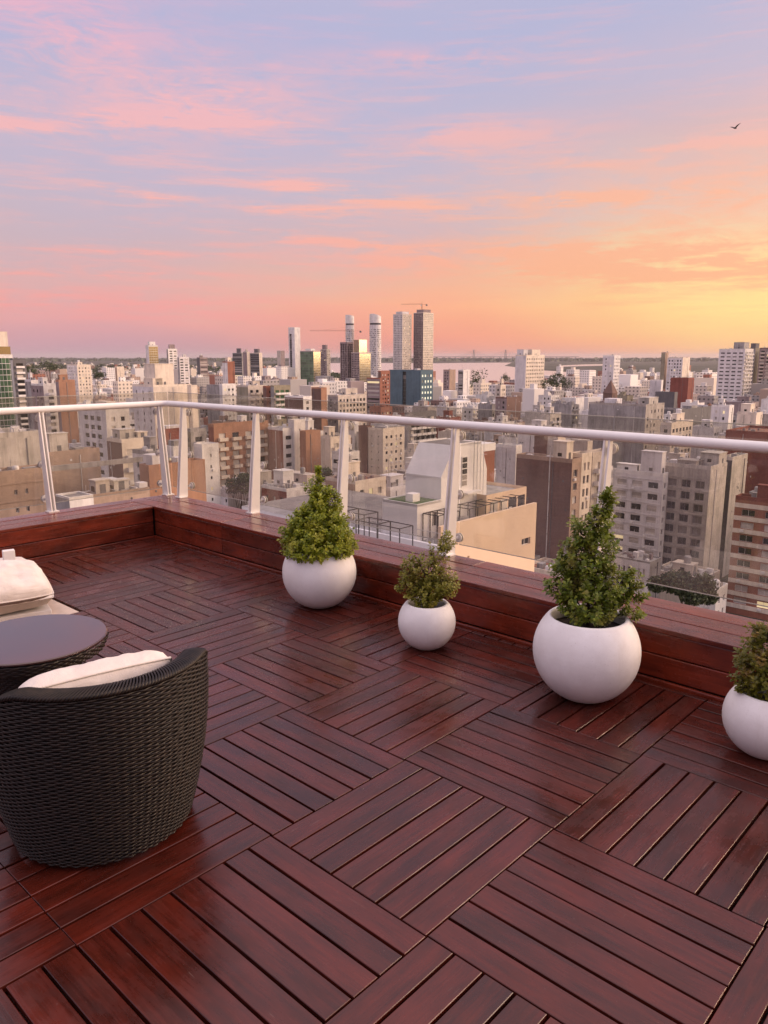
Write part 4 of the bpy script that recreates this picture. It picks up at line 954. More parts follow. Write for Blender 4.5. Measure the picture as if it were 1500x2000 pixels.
B('beige flats with dark slit window left of the shrub spire', 1104, 1148, 1150, 862, 222, wn('beige', cw=6, ww=1.2, wh=.5, gap=.4), bl('beige'), 2, None, 890)
# ---- far skyline
far = dict(par=0.6)
B('white tower pair with cream lit faces above the river', 1007, 1028, 1064, 693, 640, bl('pale'), ('win', 'cream', dict(cw=2.6, ww=1.2, wh=1.2, pane='dark')), 2, [('house', .02, .25, .3, .9, 5, W_['pale']), ('house', .35, .8, .1, .8, 5, W_['cream'])], 760)
B('lavender white block with a bright slim edge near the river', 1178, 1200, 1212, 694, 700, wn('pale', cw=7, ww=1.2, gap=.3), wn('white', cw=3, ww=1.2), 2, [], 755)
B('white flats with a cream blind end before the grey plain', 1304, 1334, 1348, 698, 760, wn('pale', cw=3, ww=1.5), bl('cream'), 2, [], 745)
B('slim brown tower behind the white flats with the cream end', 1292, 1300, 1306, 688, 780, bl('olive'), bl('tan'), 1, [], 740)
B('broad white tower with rows of square windows at right', 1405, 1456, 1472, 681, 640, ('win', 'pale', dict(cw=4.6, ww=3.2, wh=1.0, pane='dark')), bc('offwhite', cw=4, ww=2.2), 2, [('house', .3, .9, .15, .55, 6, W_['grey'])], 760)
B('dark balcony tower right of the broad white tower', 1452, 1476, 1486, 680, 700, bc('grey', cw=4.6, ww=2.8, bmat='pale'), bl('olive'), 0, [('house', .2, .9, .1, .5, 5, W_['slate'])], 750)
B('brown tower touching the right picture edge', 1484, 1510, 1530, 679, 680, bc('plum', cw=5, ww=3, bmat='beige'), bl('brown'), 0, [('mast', .2, .8, 0, 6)], 750)
B('white twin slab flats in the left distance', 130, 150, 177, 712, 720, wn('white', cw=3, ww=1.2), wn('cream', cw=3.4, ww=1.2), 2, None, 745)
B('small cream block alone among dark trees at left', 224, 228, 242, 716, 760, bl('tan'), bl('cream'), 2, None, 745)
B('tower with gold shining balconies on the left skyline', 284, 290, 308, 674, 980, bl('pale'), ('glass', 'offwhite', dict(pane='glass', cw=3)), 2, [('house', .2, .8, .2, .8, 5, W_['white'])], 735)
B('dark and white striped tower on the left skyline', 325, 328, 346, 681, 1000, bl('grey'), ('band', 'white', dict(cols=[(2, 6), (8, 12)])), 2, [('house', .2, .8, .2, .8, 6, W_['plum'])], 720)
B('grey white tower of two striped slabs right of the cream penthouse', 346, 350, 369, 697, 900, bl('grey'), bd('pale', cols=[(1, 5), (7, 11)]), 2, None, 735)
B('low grey striped block on the left skyline', 384, 390, 405, 698, 1000, bl('slate'), bd('plum'), 0, None, 720)
B('leftmost of the three dark towers on the skyline', 454, 472, 475, 689, 1150, bd('slate'), bl('grey'), 0, [('house', .3, .9, .2, .6, 7, W_['slate'])], 735)
B('middle one of the three dark skyline towers', 474, 482, 488, 687, 1120, bl('plum'), bl('beige'), 0, None, 735)
B('rightmost of the three dark skyline towers, with a bright edge', 488, 506, 512, 689, 1100, bd('slate'), bl('cream'), 0, [('house', .2, .8, .2, .6, 6, W_['slate'])], 735)
B('tall slim white tower with a dark central strip', 563, 575, 586, 639, 1300, ('win', 'pale', dict(cols=[(2.5, 8)], wh=2.9, sill=.02, pane='dark', top=9, floors=26, fh=3)), bl('white'), 2, [], 715, par=1.5)
B('green glass office slab beside the slim white tower', 586, 612, 626, 685, 1250, ('glass', 'slate', dict(pane='green', cw=4, fh=4)), ('glass', 'beige', dict(pane='glass', cw=4, fh=4)), 2, [('house', .2, .8, .3, .7, 4, W_['white'])], 735)
B('grey tower with a stepped top right of the green glass slab', 626, 638, 645, 682, 1350, wn('plum', cw=4, ww=2), wn('beige', cw=4, ww=2), 2, [('house', .1, .6, .2, .8, 8, W_['plum'])], 725)
B('tiny pale tower pair on the far skyline', 541, 548, 556, 685, 1900, bl('beige'), bl('plum'), 2, [], 712)
B('left one of the two tall riverside towers, all white grey', 768, 786, 804, 613, 1380, wn('pale', cw=3.4, ww=1.8, wh=1.7, pane='dark', floors=46), wn('beige', cw=3.4, ww=1.8, wh=1.7, floors=46), 2, [('house', .15, .85, .15, .85, 5, W_['pale'])], 725)
B('right one of the two tall riverside towers, under its crane', 808, 827, 847, 610, 1400, wn('plum', cw=3.4, ww=1.8, wh=1.8, pane='dark', floors=46), wn('cream', cw=3.4, ww=2.0, wh=1.8, pane='dark', floors=46), 2, [('house', .15, .85, .15, .85, 6, W_['plum'])], 725)
B('stepped tower with a shining yellow glass crown', 686, 702, 724, 688, 1050, wn('plum', cw=3, ww=1.8, pane='dark', floors=30), ('glass', 'beige', dict(pane='glass', cw=3.2, fh=3.2, floors=30)), 2, [('house', .02, .7, .05, .7, 17, PN['glass'])], 745)
B('concrete frame under construction beside the yellow glass tower', 664, 678, 690, 668, 1060, ('win', 'plum', dict(cw=3.2, ww=2.9, wh=2.4, sill=.2, pane='dark', depth=1.5, floors=32)), ('win', 'plum', dict(cw=3.2, ww=2.9, wh=2.4, sill=.2, pane='dark', depth=1.5, floors=32)), 0, [], 745)
B('orange and grey riverside block left of the big round tree', 866, 878, 890, 722, 820, wn('plum', cw=3, ww=1.6), bl('tan'), 1, [('mast', .2, .3, 0, 7)], 752)
B('white riverside flats with grey striped side by the round tree', 895, 905, 918, 722, 760, bd('grey'), bl('white'), 2, [('mast', .2, .5, 0, 6)], 765)
# round towers
def round_tower(px, ptop, dia, d, label, cap):
    P = at_d(px, ptop, d); H = P.z - GZ; r_ = dia / 2
    root = thing('round_tower', label, 'tower', (P.x, P.y, GZ), AU, 'pair of round riverside towers')
    n_ = 36; wl, gl = MB(), MB(); nf = int((H - 22) / 3.1)
    wl.lathe([(r_, 0), (r_, H - 18)], n_); wl.build('wall', W_['pale'], root)
    for k in range(4, nf):
        for s_ in range(n_):
            if s_ % 6 == 5: continue
            t0, t1 = 2 * math.pi * (s_ + .15) / n_, 2 * math.pi * (s_ + .85) / n_; z = k * 3.1; q = r_ + .08
            gl.quad((q * math.cos(t0), q * math.sin(t0), z + .9), (q * math.cos(t1), q * math.sin(t1), z + .9), (q * math.cos(t1), q * math.sin(t1), z + 2.3), (q * math.cos(t0), q * math.sin(t0), z + 2.3))
    gl.build('glazing', PN['mix'], root, kind='stuff')
    c = MB(); c.lathe([(r_ - .6, H - 18), (r_ - .6, H - 15)], n_); c.build('dark_ring', W_['dark'], root)
    c = MB(); c.lathe([(r_, H - 15), (r_, H - 4), (r_ * .97, H), (0, H)], n_)
    for i, v in enumerate(c.v):
        if v[2] > H - 5: c.v[i] = (v[0], v[1], v[2] - cap * (v[0] + r_) / (2 * r_))
    c.build('crown', W_['white'], root)
    HAND.append((P - VV * r_ - UV * r_, dia, dia, px - 14, px + 14, ptop, 725, d, label))
round_tower(683, 615, 15.5, 1420, 'farther left of the two round white towers', 3)
round_tower(733, 613, 19.5, 1330, 'nearer right of the two round white towers', 6)
# cranes
def crane(px, pbase, ptop, d, jib, cj, ang, label):
    P = at_d(px, pbase, d); Q = at_d(px, ptop, d); h = Q.z - P.z
    root = thing('tower_crane', label, 'crane', (P.x, P.y, P.z), ang, 'construction cranes')
    mm = MB()
    for x, y in ((-.7, -.7), (.7, -.7), (.7, .7), (-.7, .7)): mm.bar((x, y, 0), (x, y, h - 4), .16, 4)
    n_ = int(h / 2)
    for k in range(n_): mm.bar((-.7, -.7, k * 2), (.7, -.7, min(h - 4, k * 2 + 2)), .09, 4, cap=False); mm.bar((.7, .7, k * 2), (-.7, .7, min(h - 4, k * 2 + 2)), .09, 4, cap=False)
    mm.build('mast', W_['rust'], root, kind='stuff')
    jm = MB()
    for y in (-.6, .6): jm.bar((-cj, y, h - 4), (jib, y, h - 4), .14, 4)
    jm.bar((0, 0, h - 2.6), (jib, 0, h - 2.8), .14, 4)
    k = 0
    while k < jib: jm.bar((k, -.6, h - 4), (k + 1.5, 0, h - 2.7), .07, 4, cap=False); jm.bar((k + 1.5, 0, h - 2.7), (k + 3, .6, h - 4), .07, 4, cap=False); k += 3
    jm.build('jib', W_['rust'], root, kind='stuff')
    tm = MB(); tm.bar((0, 0, h - 4), (0, 0, h + 3), .3, 5, r2=.1); tm.bar((0, 0, h + 3), (jib * .7, 0, h - 2.7), .05, 4); tm.bar((0, 0, h + 3), (-cj, 0, h - 3.6), .05, 4); tm.build('apex', W_['rust'], root)
    c = MB(); c.box(-cj - .5, -cj + 2.2, -1, 1, h - 6.4, h - 4.1); c.build('counterweight', W_['slate'], root)
    c = MB(); c.box(.6, 2.2, -.8, .8, h - 6.5, h - 4.3); c.build('cab', W_['white'], root)
crane(824, 606, 590, 1385, 36, 9, R(172), 'red tower crane on top of the right riverside tower')
crane(690, 690, 641, 1200, 66, 12, R(176), 'far red crane with a long thin jib left of the round tower')

# ---- white neighbour with the sloped tank house, nearest below us
K0 = at_d(861, 1029, 60.0)                          # the corner of its parapet
nb = thing('white_building', 'white neighbouring building with peach party wall and sloped tank house', 'building', (K0.x, K0.y, 0), AU)
def L2(px, py, d):
    q = at_d(px, py, d) - Vector((K0.x, K0.y, 0)); return Vector((q.dot(VV), q.dot(UV), q.z))
def along(p0, axis, px):                            # how far to go from a local point along a grid axis to reach a picture column
    g = Vector((K0.x, K0.y, 0)) + VV * p0.x + UV * p0.y + Vector((0, 0, p0.z)); return solve(g, axis, px)
zt = K0.z; TZ = -13.35
LX = 14.2
M['peach'] = wallmat('peach_render', (0.80, 0.62, 0.46), 0.022); M['nwhite'] = wallmat('neighbour_white', (0.82, 0.80, 0.78), 0.022); M['greenroof'] = wallmat('green_roof_paint', (0.09, 0.15, 0.065), 0.2)
wl, gl = MB(), MB(); ops = []
c1 = along(Vector((0, 0, zt - 3)), VV, 1019); c2 = along(Vector((0, 0, zt - 3)), VV, 1036)
facade(wl, gl, Vector((0, 0, GZ)), Vector((1, 0, 0)), Vector((0, -1, 0)), LX, zt - GZ, [(3.6, 3.9), (c1, c2)], [(zt - GZ - 3.75, zt - GZ - 3.1)], .25, None, ops)
wl.box(0, LX, 0.001, .3, zt - 2.2, zt + .001, 0, (0, 2)); wl.quad((LX, 0, GZ), (LX, 20, GZ), (LX, 20, TZ), (LX, 0, TZ)); wl.build('party_wall', M['peach'], nb)
for at, a, h in ops: window_part(nb, at, a, h, 0, 'dark')
mb = MB(); mb.quad((0, 0, GZ), (0, 0, TZ), (0, 26, TZ), (0, 26, GZ)); mb.quad((0, 26, GZ), (0, 26, TZ), (LX, 26, TZ), (LX, 26, GZ)); mb.build('rear_wall', M['nwhite'], nb)
mb = MB(); mb.quad((-.02, 0, TZ), (LX, 0, TZ), (LX, 26, TZ), (-.02, 26, TZ)); mb.build('terrace', RF[0], nb)
# low block with the green roof
k = L2(815, 986, 62.0); bD, bW = along(k, UV, 747), along(k, VV, 862)
mb = MB(); ops = []; facade(mb, mb, Vector((k.x, k.y, TZ)), Vector((1, 0, 0)), Vector((0, -1, 0)), bW, k.z - TZ, [(bW - 1.15, bW - .45)], [(.9, 2.1)], .2, None, ops)
mb.quad((k.x, k.y + bD, TZ), (k.x, k.y, TZ), (k.x, k.y, k.z), (k.x, k.y + bD, k.z)); mb.quad((k.x + bW, k.y + bD, TZ), (k.x, k.y + bD, TZ), (k.x, k.y + bD, k.z), (k.x + bW, k.y + bD, k.z)); mb.build('annex', M['nwhite'], nb)
for at, a, h in ops: window_part(nb, at, a, h, 0, 'dark')
mb = MB(); mb.quad((k.x + .1, k.y + .1, k.z - .06), (k.x + bW, k.y + .1, k.z - .06), (k.x + bW, k.y + bD - .1, k.z - .06), (k.x + .1, k.y + bD - .1, k.z - .06)); mb.build('green_roof', M['greenroof'], nb)
mb = MB()
for x0, x1, y0, y1 in ((0, bW, 0, .1), (0, .1, .1, bD), (0, bW, bD - .1, bD)): mb.box(k.x + x0, k.x + x1, k.y + y0, k.y + y1, k.z - .2, k.z + .02)
mb.build('roof_edge', M['nwhite'], nb)
q = L2(806, 966, 64.0); mb = MB(); mb.box(q.x - .45, q.x + .45, q.y - .4, q.y + .4, k.z - .06, k.z + .62); mb.build('roof_vent', M['nwhite'], nb)
# tank house with sloped shoulders
e = L2(862, 932, 65.0); tw = along(e, VV, 951); tD = along(e, UV, 792); z1, z2 = e.z, e.z + 2.55
s1, s2 = tw * .27, tw * .15
prof = [(0, TZ), (tw, TZ), (tw, z1), (tw - s2, z2), (s1, z2), (0, z1)]
def pt(i, y): return (e.x + prof[i][0], e.y + y, prof[i][1])
mb = MB()
mb.v += [pt(i, 0) for i in range(6)]; mb.f.append(tuple(range(6))); mb.m.append(0); mb.uv.append(None)
mb.v += [pt(i, tD) for i in range(6)]; mb.f.append(tuple(range(11, 5, -1))); mb.m.append(0); mb.uv.append(None)
for i in (1, 2, 4, 5): mb.quad(pt(i, 0), pt(i, tD), pt((i + 1) % 6, tD), pt((i + 1) % 6, 0))
mb.build('tank_house', M['nwhite'], nb)
mb = MB(); mb.quad(pt(3, 0), pt(3, tD), pt(4, tD), pt(4, 0)); mb.build('tank_house_roof', RF[0], nb)
mb = MB()
for i in (0, 1): mb.box(e.x + s1 - .05, e.x + tw - s2 + .05, e.y + i * (tD - .12), e.y + i * (tD - .12) + .12, z2 - .12, z2 + .10)
mb.box(e.x - .06, e.x + .10, e.y - .04, e.y + tD, z1 - .16, z1 - .02); mb.build('coping', M['nwhite'], nb)
# tall window, platform, caged ladder on its face
wx = along(e, VV, 901); wx2 = along(e, VV, 912)
fo = Vector((e.x, e.y, 0))
win = MB(); win.box(e.x + wx, e.x + wx2, e.y - .05, e.y - .01, z1 - 1.2, z1 + 1.5); wo = win.build('window', W_['white'], nb)
for i in range(5):
    g = MB(); g.box(e.x + wx + .08, e.x + wx2 - .08, e.y - .075, e.y - .052, z1 - 1.1 + i * .52, z1 - 1.1 + i * .52 + .42); g.build('pane', PN['dark'], wo)
pf = MB(); pf.box(e.x + wx - .2, e.x + wx2 + 1.2, e.y - .9, e.y - .01, z1 - 1.75, z1 - 1.62); pf.build('platform', W_['white'], nb)
ld = MB()
lx = e.x + along(e, VV, 921); lx2 = e.x + along(e, VV, 934)
for x in (lx, lx + .5, lx2, lx2 + .45): ld.bar((x, e.y - .25, TZ), (x, e.y - .25, z2 + 1.2), .028, 5)
zz = TZ + .3
while zz < z2 + 1.0: ld.bar((lx, e.y - .25, zz), (lx + .5, e.y - .25, zz), .018, 4, cap=False); zz += .35
for zz in (z1 - 3, z1 - 1.4, z1, z1 + 1.5): ld.bar((lx, e.y - .25, zz), (lx2 + .45, e.y - .6, zz), .02, 4)
ld.build('ladder', W_['pale'], nb, kind='stuff')
# brick back wing and the flat annex to the right
q = L2(941, 868, 78.0); w2 = along(q, VV, 967)
mb = MB(); mb.box(q.x, q.x + w2, q.y, q.y + 6, TZ, q.z - .75, 0, (0, 1)); mb.build('brick_wing', W_['rust'], nb)
mb = MB(); mb.box(q.x - .05, q.x + w2 + .05, q.y - .05, q.y + 6.05, q.z - .75, q.z); mb.build('wing_band', M['nwhite'], nb)
q = L2(951, 976, 68.0); w2 = along(q, VV, 1029)
mb = MB(); mb.box(q.x, q.x + w2, q.y + .05, q.y + 5.0, TZ, q.z + .4, 0, (0, 1)); mb.build('side_annex', M['peach'], nb)
mb = MB(); mb.quad((q.x + .15, q.y + .2, q.z + .1), (q.x + w2 - .15, q.y + .2, q.z + .1), (q.x + w2 - .15, q.y + 4.9, q.z + .1), (q.x + .15, q.y + 4.9, q.z + .1)); mb.build('annex_roof', RF[2], nb)
for i in range(4):
    g = MB(); xx = q.x + w2 * (.1 + .23 * i); g.box(xx, xx + w2 * .16, q.y - .01, q.y + .045, q.z - 1.6, q.z - .3); g.build('window', PN['mix'], nb)
# cooling units
for px_ in (958, 990):
    ax_ = along(Vector((0, 1.9, TZ + 1)), VV, px_); a = Vector((ax_, 1.9, TZ)); u = MB(); u.box(a.x, a.x + .85, a.y, a.y + .4, TZ, TZ + 1.25); uo = u.build('cooling_unit', W_['white'], nb)
    g = MB(); g.bar((a.x + .42, a.y - .03, TZ + .85), (a.x + .42, a.y - .005, TZ + .85), .3, 16); g.build('grille', W_['slate'], uo)
a = Vector((along(Vector((0, 2.4, TZ + 1)), VV, 905), 2.4, TZ)); u = MB(); u.lathe([(0, 0), (.75, 0), (.75, 1.0), (.5, 1.25), (0, 1.3)], 18, c=(a.x, a.y, TZ)); u.build('water_tank', W_['grey'], nb)
# dark steel pergola frames
def frame(px0, py0, px1, d, dep, h):
    a = L2(px0, py0, d); a.z = TZ; ln = along(Vector((a.x, a.y, TZ + h)), -UV if False else VV, px1)
    return a, ln
def pergola(a, lx_, ly_, h, n_):
    m_ = MB(); r_ = .045
    for i in range(n_ + 1):
        x = a.x + lx_ * i / n_; y = a.y + ly_ * i / n_
    P0 = Vector((a.x, a.y, TZ)); X_ = Vector((lx_, 0, 0)); Y_ = Vector((0, ly_, 0)); U = Vector((0, 0, h))
    for i in range(n_ + 1):
        s_ = P0 + X_ * (i / n_)
        m_.bar(s_, s_ + U, r_, 4); m_.bar(s_ + Y_, s_ + Y_ + U, r_, 4); m_.bar(s_ + U, s_ + U + Y_, r_, 4)
    m_.bar(P0 + U, P0 + U + X_, r_, 4); m_.bar(P0 + U + Y_, P0 + U + Y_ + X_, r_, 4)
    m_.build('pergola_frame', W_['dark'], nb, kind='stuff')
a = L2(806, 1060, 57.5); pergola(a, -1.5, 4.6, 2.35, 1); a2 = Vector((a.x, a.y + 2.3, 0)); pergola(a2, -1.5, .02, 2.35, 1)
a = L2(738, 1045, 62); pergola(a, -1.6, 6.5, 2.5, 1); a2 = Vector((a.x, a.y + 2.2, 0)); pergola(a2, -1.6, .02, 2.5, 1); a2 = Vector((a.x, a.y + 4.4, 0)); pergola(a2, -1.6, .02, 2.5, 1)
pergola(Vector((.9, 1.0, 0)), 2.8, 1.6, 2.3, 3); pergola(Vector((4.6, .6, 0)), 8.2, 1.9, 2.4, 7)
# white railing and kerb on the terrace edge facing us, along u
rl = MB(); r0 = Vector((-.02, -.0, TZ))
y1_ = along(Vector((0, 0, TZ + 1)), UV, 640)
kb = MB(); kb.box(-.35, -.02, 0, y1_, TZ - .6, TZ + .22); kb.build('terrace_kerb', M['nwhite'], nb)
n_ = int(y1_ / .62)
for i in range(n_ + 1): rl.bar((-.18, i * y1_ / n_, TZ + .2), (-.18, i * y1_ / n_, TZ + 1.2), .022, 5)
for z in (.62, 1.2): rl.bar((-.18, 0, TZ + z), (-.18, y1_, TZ + z), .026, 5)
rl.build('white_railing', W_['white'], nb, kind='stuff')
HAND.append((K0.copy(), 26, LX, 680, 1057, 870, 1120, 60, 'white neighbouring building'))

# ---- pale drainpipe on the brown brick block
P = at_d(1118, 897, 168); s_ = solve(P, UV, 1075); q = P + UV * s_ - VV * .12
dp = thing('drainpipe', 'pale drainpipe running down the blind brown brick wall', 'drainpipe', (q.x, q.y, GZ), AU)
mb = MB(); mb.bar((0, 0, 0), (0, 0, P.z - GZ + 1.0), .11, 6); mb.build('pipe', W_['white'], dp)
mb = MB(); 
for i in range(10): mb.box(-.14, .14, -.14, .14, 4 + i * 4, 4.16 + i * 4)
mb.build('brackets', W_['grey'], dp, kind='stuff')

# ------------------------------------------------------------------ ground, river, islands
def sheet(name, pts, m, z, kind='structure'):
    mb = MB(); mb.v = [(p[0], p[1], z) for p in pts]; mb.f.append(tuple(range(len(pts)))); mb.m.append(0); mb.uv.append(None); return mb.build(name, m, None, kind=kind)
m, t, b = mat('far_ground'); P_ = coords(t)
nz = t.noise(P_, 0.004, 6, 0.65); nb_ = t.noise(P_, 0.03, 4, 0.6)
t.l.new(t.mix(t.smooth(nz, 0.35, 0.65), (0.045, 0.050, 0.036), (0.10, 0.092, 0.075)), b.inputs['Base Color']); b.inputs['Roughness'].default_value = 0.95; b.inputs['Specular IOR Level'].default_value = 0.1
m_ground = m
sheet('ground', [(-30000, -2000), (30000, -2000), (30000, 45000), (-30000, 45000)], m_ground, GZ)
m, t, b = mat('river_water'); b.inputs['Base Color'].default_value = (0.52, 0.40, 0.34, 1); b.inputs['Roughness'].default_value = 0.28; b.inputs['Specular IOR Level'].default_value = 1.0
bump(t, b, t.noise(t.mapping(coords(t), (1, .35, 1)), 0.05, 3, .6), 0.3, 0.1); m_water = m
gp = lambda x, y: at_z(x, y, GZ)
sheet('river', [gp(*q) for q in ((560, 722), (700, 738), (850, 756), (930, 762), (1010, 760), (1065, 748), (1130, 740), (1180, 735), (1112, 727), (1060, 723.5), (1020, 719), (985, 714.5), (1000, 708.2), (920, 708.6), (850, 709.6), (740, 709), (600, 709.5))], m_water, GZ + .3)
sheet('river', [gp(*q) for q in ((1090, 716.5), (1185, 714), (1185, 711), (1140, 711.8), (1100, 713.5))], m_water, GZ + .3)
sheet('river', [gp(*q) for q in ((1060, 706), (1110, 705), (1180, 702.6), (1180, 701.2), (1100, 702.5), (1060, 703))], m_water, GZ + .3)
sheet('river', [gp(*q) for q in ((1255, 737), (1420, 729), (1420, 726.5), (1300, 730), (1255, 733))], m_water, GZ + .3)
# cable-stayed bridge far down the river
for i, (px_, top) in enumerate(((925, 683), (987, 683))):
    q0 = at_d(px_, 704, 9000); q1 = at_d(px_, top, 9000)
    r_ = thing('bridge_pylon', ('left' if i == 0 else 'right') + ' pylon of the far cable-stayed bridge', 'bridge', (q0.x, q0.y, GZ), 0, 'bridge on the horizon')
    for s_ in (-1, 1):
        mb = MB(); mb.bar((s_ * 11, 0, 0), (s_ * 4, 0, q1.z - GZ), 5.0, 4, r2=3.2); mb.build('leg', W_['slate'], r_)
    cb = MB()
    for k in range(1, 9):
        for s_ in (-1, 1): cb.bar((0, 0, (q1.z - GZ) * (.5 + .06 * k)), (s_ * 24 * k, 0, 62), .5, 3, cap=False)
    cb.build('cables', W_['slate'], r_, kind='stuff')
q0, q1 = at_d(760, 700, 9000), at_d(1130, 700, 9000)
r_ = thing('bridge_deck', 'long low deck of the far bridge across the river', 'bridge', (0, 0, 0), 0, 'bridge on the horizon')
mb = MB(); mb.box(q0.x, q1.x, 8990, 9010, GZ + 56, GZ + 62); mb.build('roadway', W_['slate'], r_)
for k in range(30):
    x = q0.x + (q1.x - q0.x) * (k + .5) / 30; mb = MB(); mb.box(x - 3, x + 3, 8995, 9005, GZ, GZ + 56); mb.build('pier', W_['slate'], r_)

# ------------------------------------------------------------------ fillers: the crowd of roofs between the placed blocks
rg = random.Random(41)
wallc = ['white'] * 11 + ['offwhite'] * 8 + ['pale'] * 8 + ['cream'] * 5 + ['beige'] * 5 + ['stain'] * 4 + ['grey'] * 4 + ['concrete'] * 3 + ['tan'] * 2 + ['orange', 'rust', 'red', 'brown', 'brown', 'plum', 'plum', 'olive']
lots = []; outer = []
foot = [(p.dot(VV), p.dot(UV), W2, D2) for p, D2, W2, *_ in HAND]
u0 = T(0, 0).dot(UV)
PT = 12.6
for iu in range(-76, 90):
    for iv in range(-68, 98):
        if iu % 9 == 0 or iv % 8 == 0: continue                      # streets
        v0 = iv * PT + rg.uniform(-.5, .5); w0 = iu * PT + rg.uniform(-.5, .5)
        Wd, D = rg.uniform(8.5, 12.2), rg.uniform(8.5, 12.2)
        if rg.random() < .12: D = PT + rg.uniform(4, 10)
        c = VV * v0 + UV * w0; d = c.y
        dist = c.length
        if d < 20 or dist < 95 or dist > 700: continue
        if any(v0 < fv + fw + .5 and v0 + Wd > fv - .5 and w0 < fu + fd + .5 and w0 + D > fu - .5 for fv, fu, fw, fd in foot): continue
        t_ = rg.random()
        h = rg.uniform(4.5, 10) if t_ < .46 else rg.uniform(10, 20) if t_ < .82 else rg.uniform(20, 34)
        if d < 150: h = min(h, rg.uniform(5, 14))
        pts = [c, c + VV * Wd, c + UV * D]
        xs = [proj((q.x, q.y, GZ + h))[0] for q in pts]; px0, px1 = min(xs), max(xs)
        if px1 < -60 or px0 > 1560:                    # beside the picture the town simply goes on
            if -2200 < px0 < 3700: outer.append((c, Wd, D, min(h, 26)))
            continue
        if d < 95 or d > 640: continue
        for (P, D2, W2, xl, xr, yt, yb, dd, lb) in HAND:
            if dd > d and xl < px1 - 2 and xr > px0 + 2:
                # keep what the photo shows of that building free
                q = c; zmax = HC + at_d(750, yb, d).z - HC
                h = min(h, zmax - GZ)
        lim = at_d(750, 742 if d > 300 else 760, d).z - GZ
        h = min(h, lim)
        if h < 3.2: continue
        ytop = proj((c.x, c.y, GZ + h))[1]
        if ytop > 1190: continue
        lots.append((d, c, Wd, D, h, px0, px1, ytop))
lots.sort(key=lambda q: q[0])
vis_n = 300 - len(HAND)
size = lambda q: (q[6] - q[5]) * min(160, q[4] / q[0] * FPX)
order = sorted(range(len(lots)), key=lambda i: -size(lots[i])); solo_ids = set(order[:vis_n])
words_h = lambda h: 'low' if h < 9 else 'mid-height' if h < 19 else 'tall'
cw_ = dict(white='white', offwhite='off-white', pale='pale grey', cream='cream', beige='beige', stain='stained', grey='grey', concrete='concrete', tan='tan brick', orange='orange brick', rust='rust red', red='dark red', brown='brown', plum='mauve', olive='olive')
used = set()
lm_ = [(0.5 * (h_[3] + h_[4]), h_[5], h_[8]) for h_ in HAND if h_[3] > -20 and h_[4] < 1520]
short = lambda s: ' '.join(s.split()[:6])
rest_lots = []
for i, (d, c, Wd, D, h, px0, px1, yt) in enumerate(lots):
    if i not in solo_ids: rest_lots.append(lots[i]); continue
    kl, kr = rg.choice(wallc), rg.choice(wallc)
    if rg.random() < .65: kr = kl
    st_ = rg.random(); big = h > 11
    pn = rg.choice(['mix', 'mix', 'dark', 'blind'])
    wr = ('win', kr, dict(cw=rg.uniform(2.7, 4), ww=rg.uniform(1.0, 1.9), wh=rg.uniform(1.1, 1.7), pane=pn, gap=rg.choice([0, .1, .3]), ac=rg.choice([0, 0, .3]), floors=8))
    face_r = wr if st_ < .55 else ('balc', kr, dict(cw=rg.uniform(3.6, 5), ww=rg.uniform(2, 2.8), bmat=rg.choice(['white', 'cream', 'pale', kr]), pane=pn, floors=8)) if st_ < .82 and big else ('blank', kr) if st_ < .92 else ('band', kr, dict(pane='dark', floors=8))
    st_ = rg.random()
    face_l = ('blank', kl) if st_ < .45 else ('win', kl, dict(cw=rg.uniform(2.7, 5), ww=rg.uniform(.9, 1.8), wh=rg.uniform(1.0, 1.6), pane=pn, gap=rg.choice([0, .2, .5]), floors=8)) if st_ < .85 or not big else ('balc', kl, dict(bmat='white', floors=8))
    roof = rg.choice([0, 0, 1, 2, 3])
    rt = {0: 'dark roof', 1: 'red tiled roof terrace', 2: 'grey roof', 3: 'pale roof'}[roof]
    bp = {'win': 'windowed', 'balc': 'balconied', 'blank': 'blind-walled', 'band': 'strip-windowed'}[face_r[0]]
    cx = (px0 + px1) / 2
    near = sorted(lm_, key=lambda q: (q[0] - cx) ** 2 + 1.5 * (q[1] - yt) ** 2)
    lab = None
    for (qx, qy, ql) in near[:6]:
        rel = 'left of' if cx < qx - 12 else 'right of' if cx > qx + 12 else 'below' if yt > qy else 'behind'
        cand = f"{words_h(h)} {cw_[kr]} {bp} building, {rt}, {rel} the {short(ql)}"
        if len(cand.split()) > 16: cand = f"{words_h(h)} {cw_[kr]} {bp} building {rel} the {short(ql)}"
        if cand not in used: lab = cand; break
    lab = lab or cand; used.add(lab)
    P = Vector((c.x, c.y, GZ + h))
    big_ = size(lots[i]) > 500
    raw_building('apartment_building' if big else 'house', lab, 'building' if big else 'house', P, D, Wd, face_l, face_r, roof, auto_extras(rg, D, Wd, big, W_[kr]), 0.8 if big else .5, i + 900, group='buildings of the city')

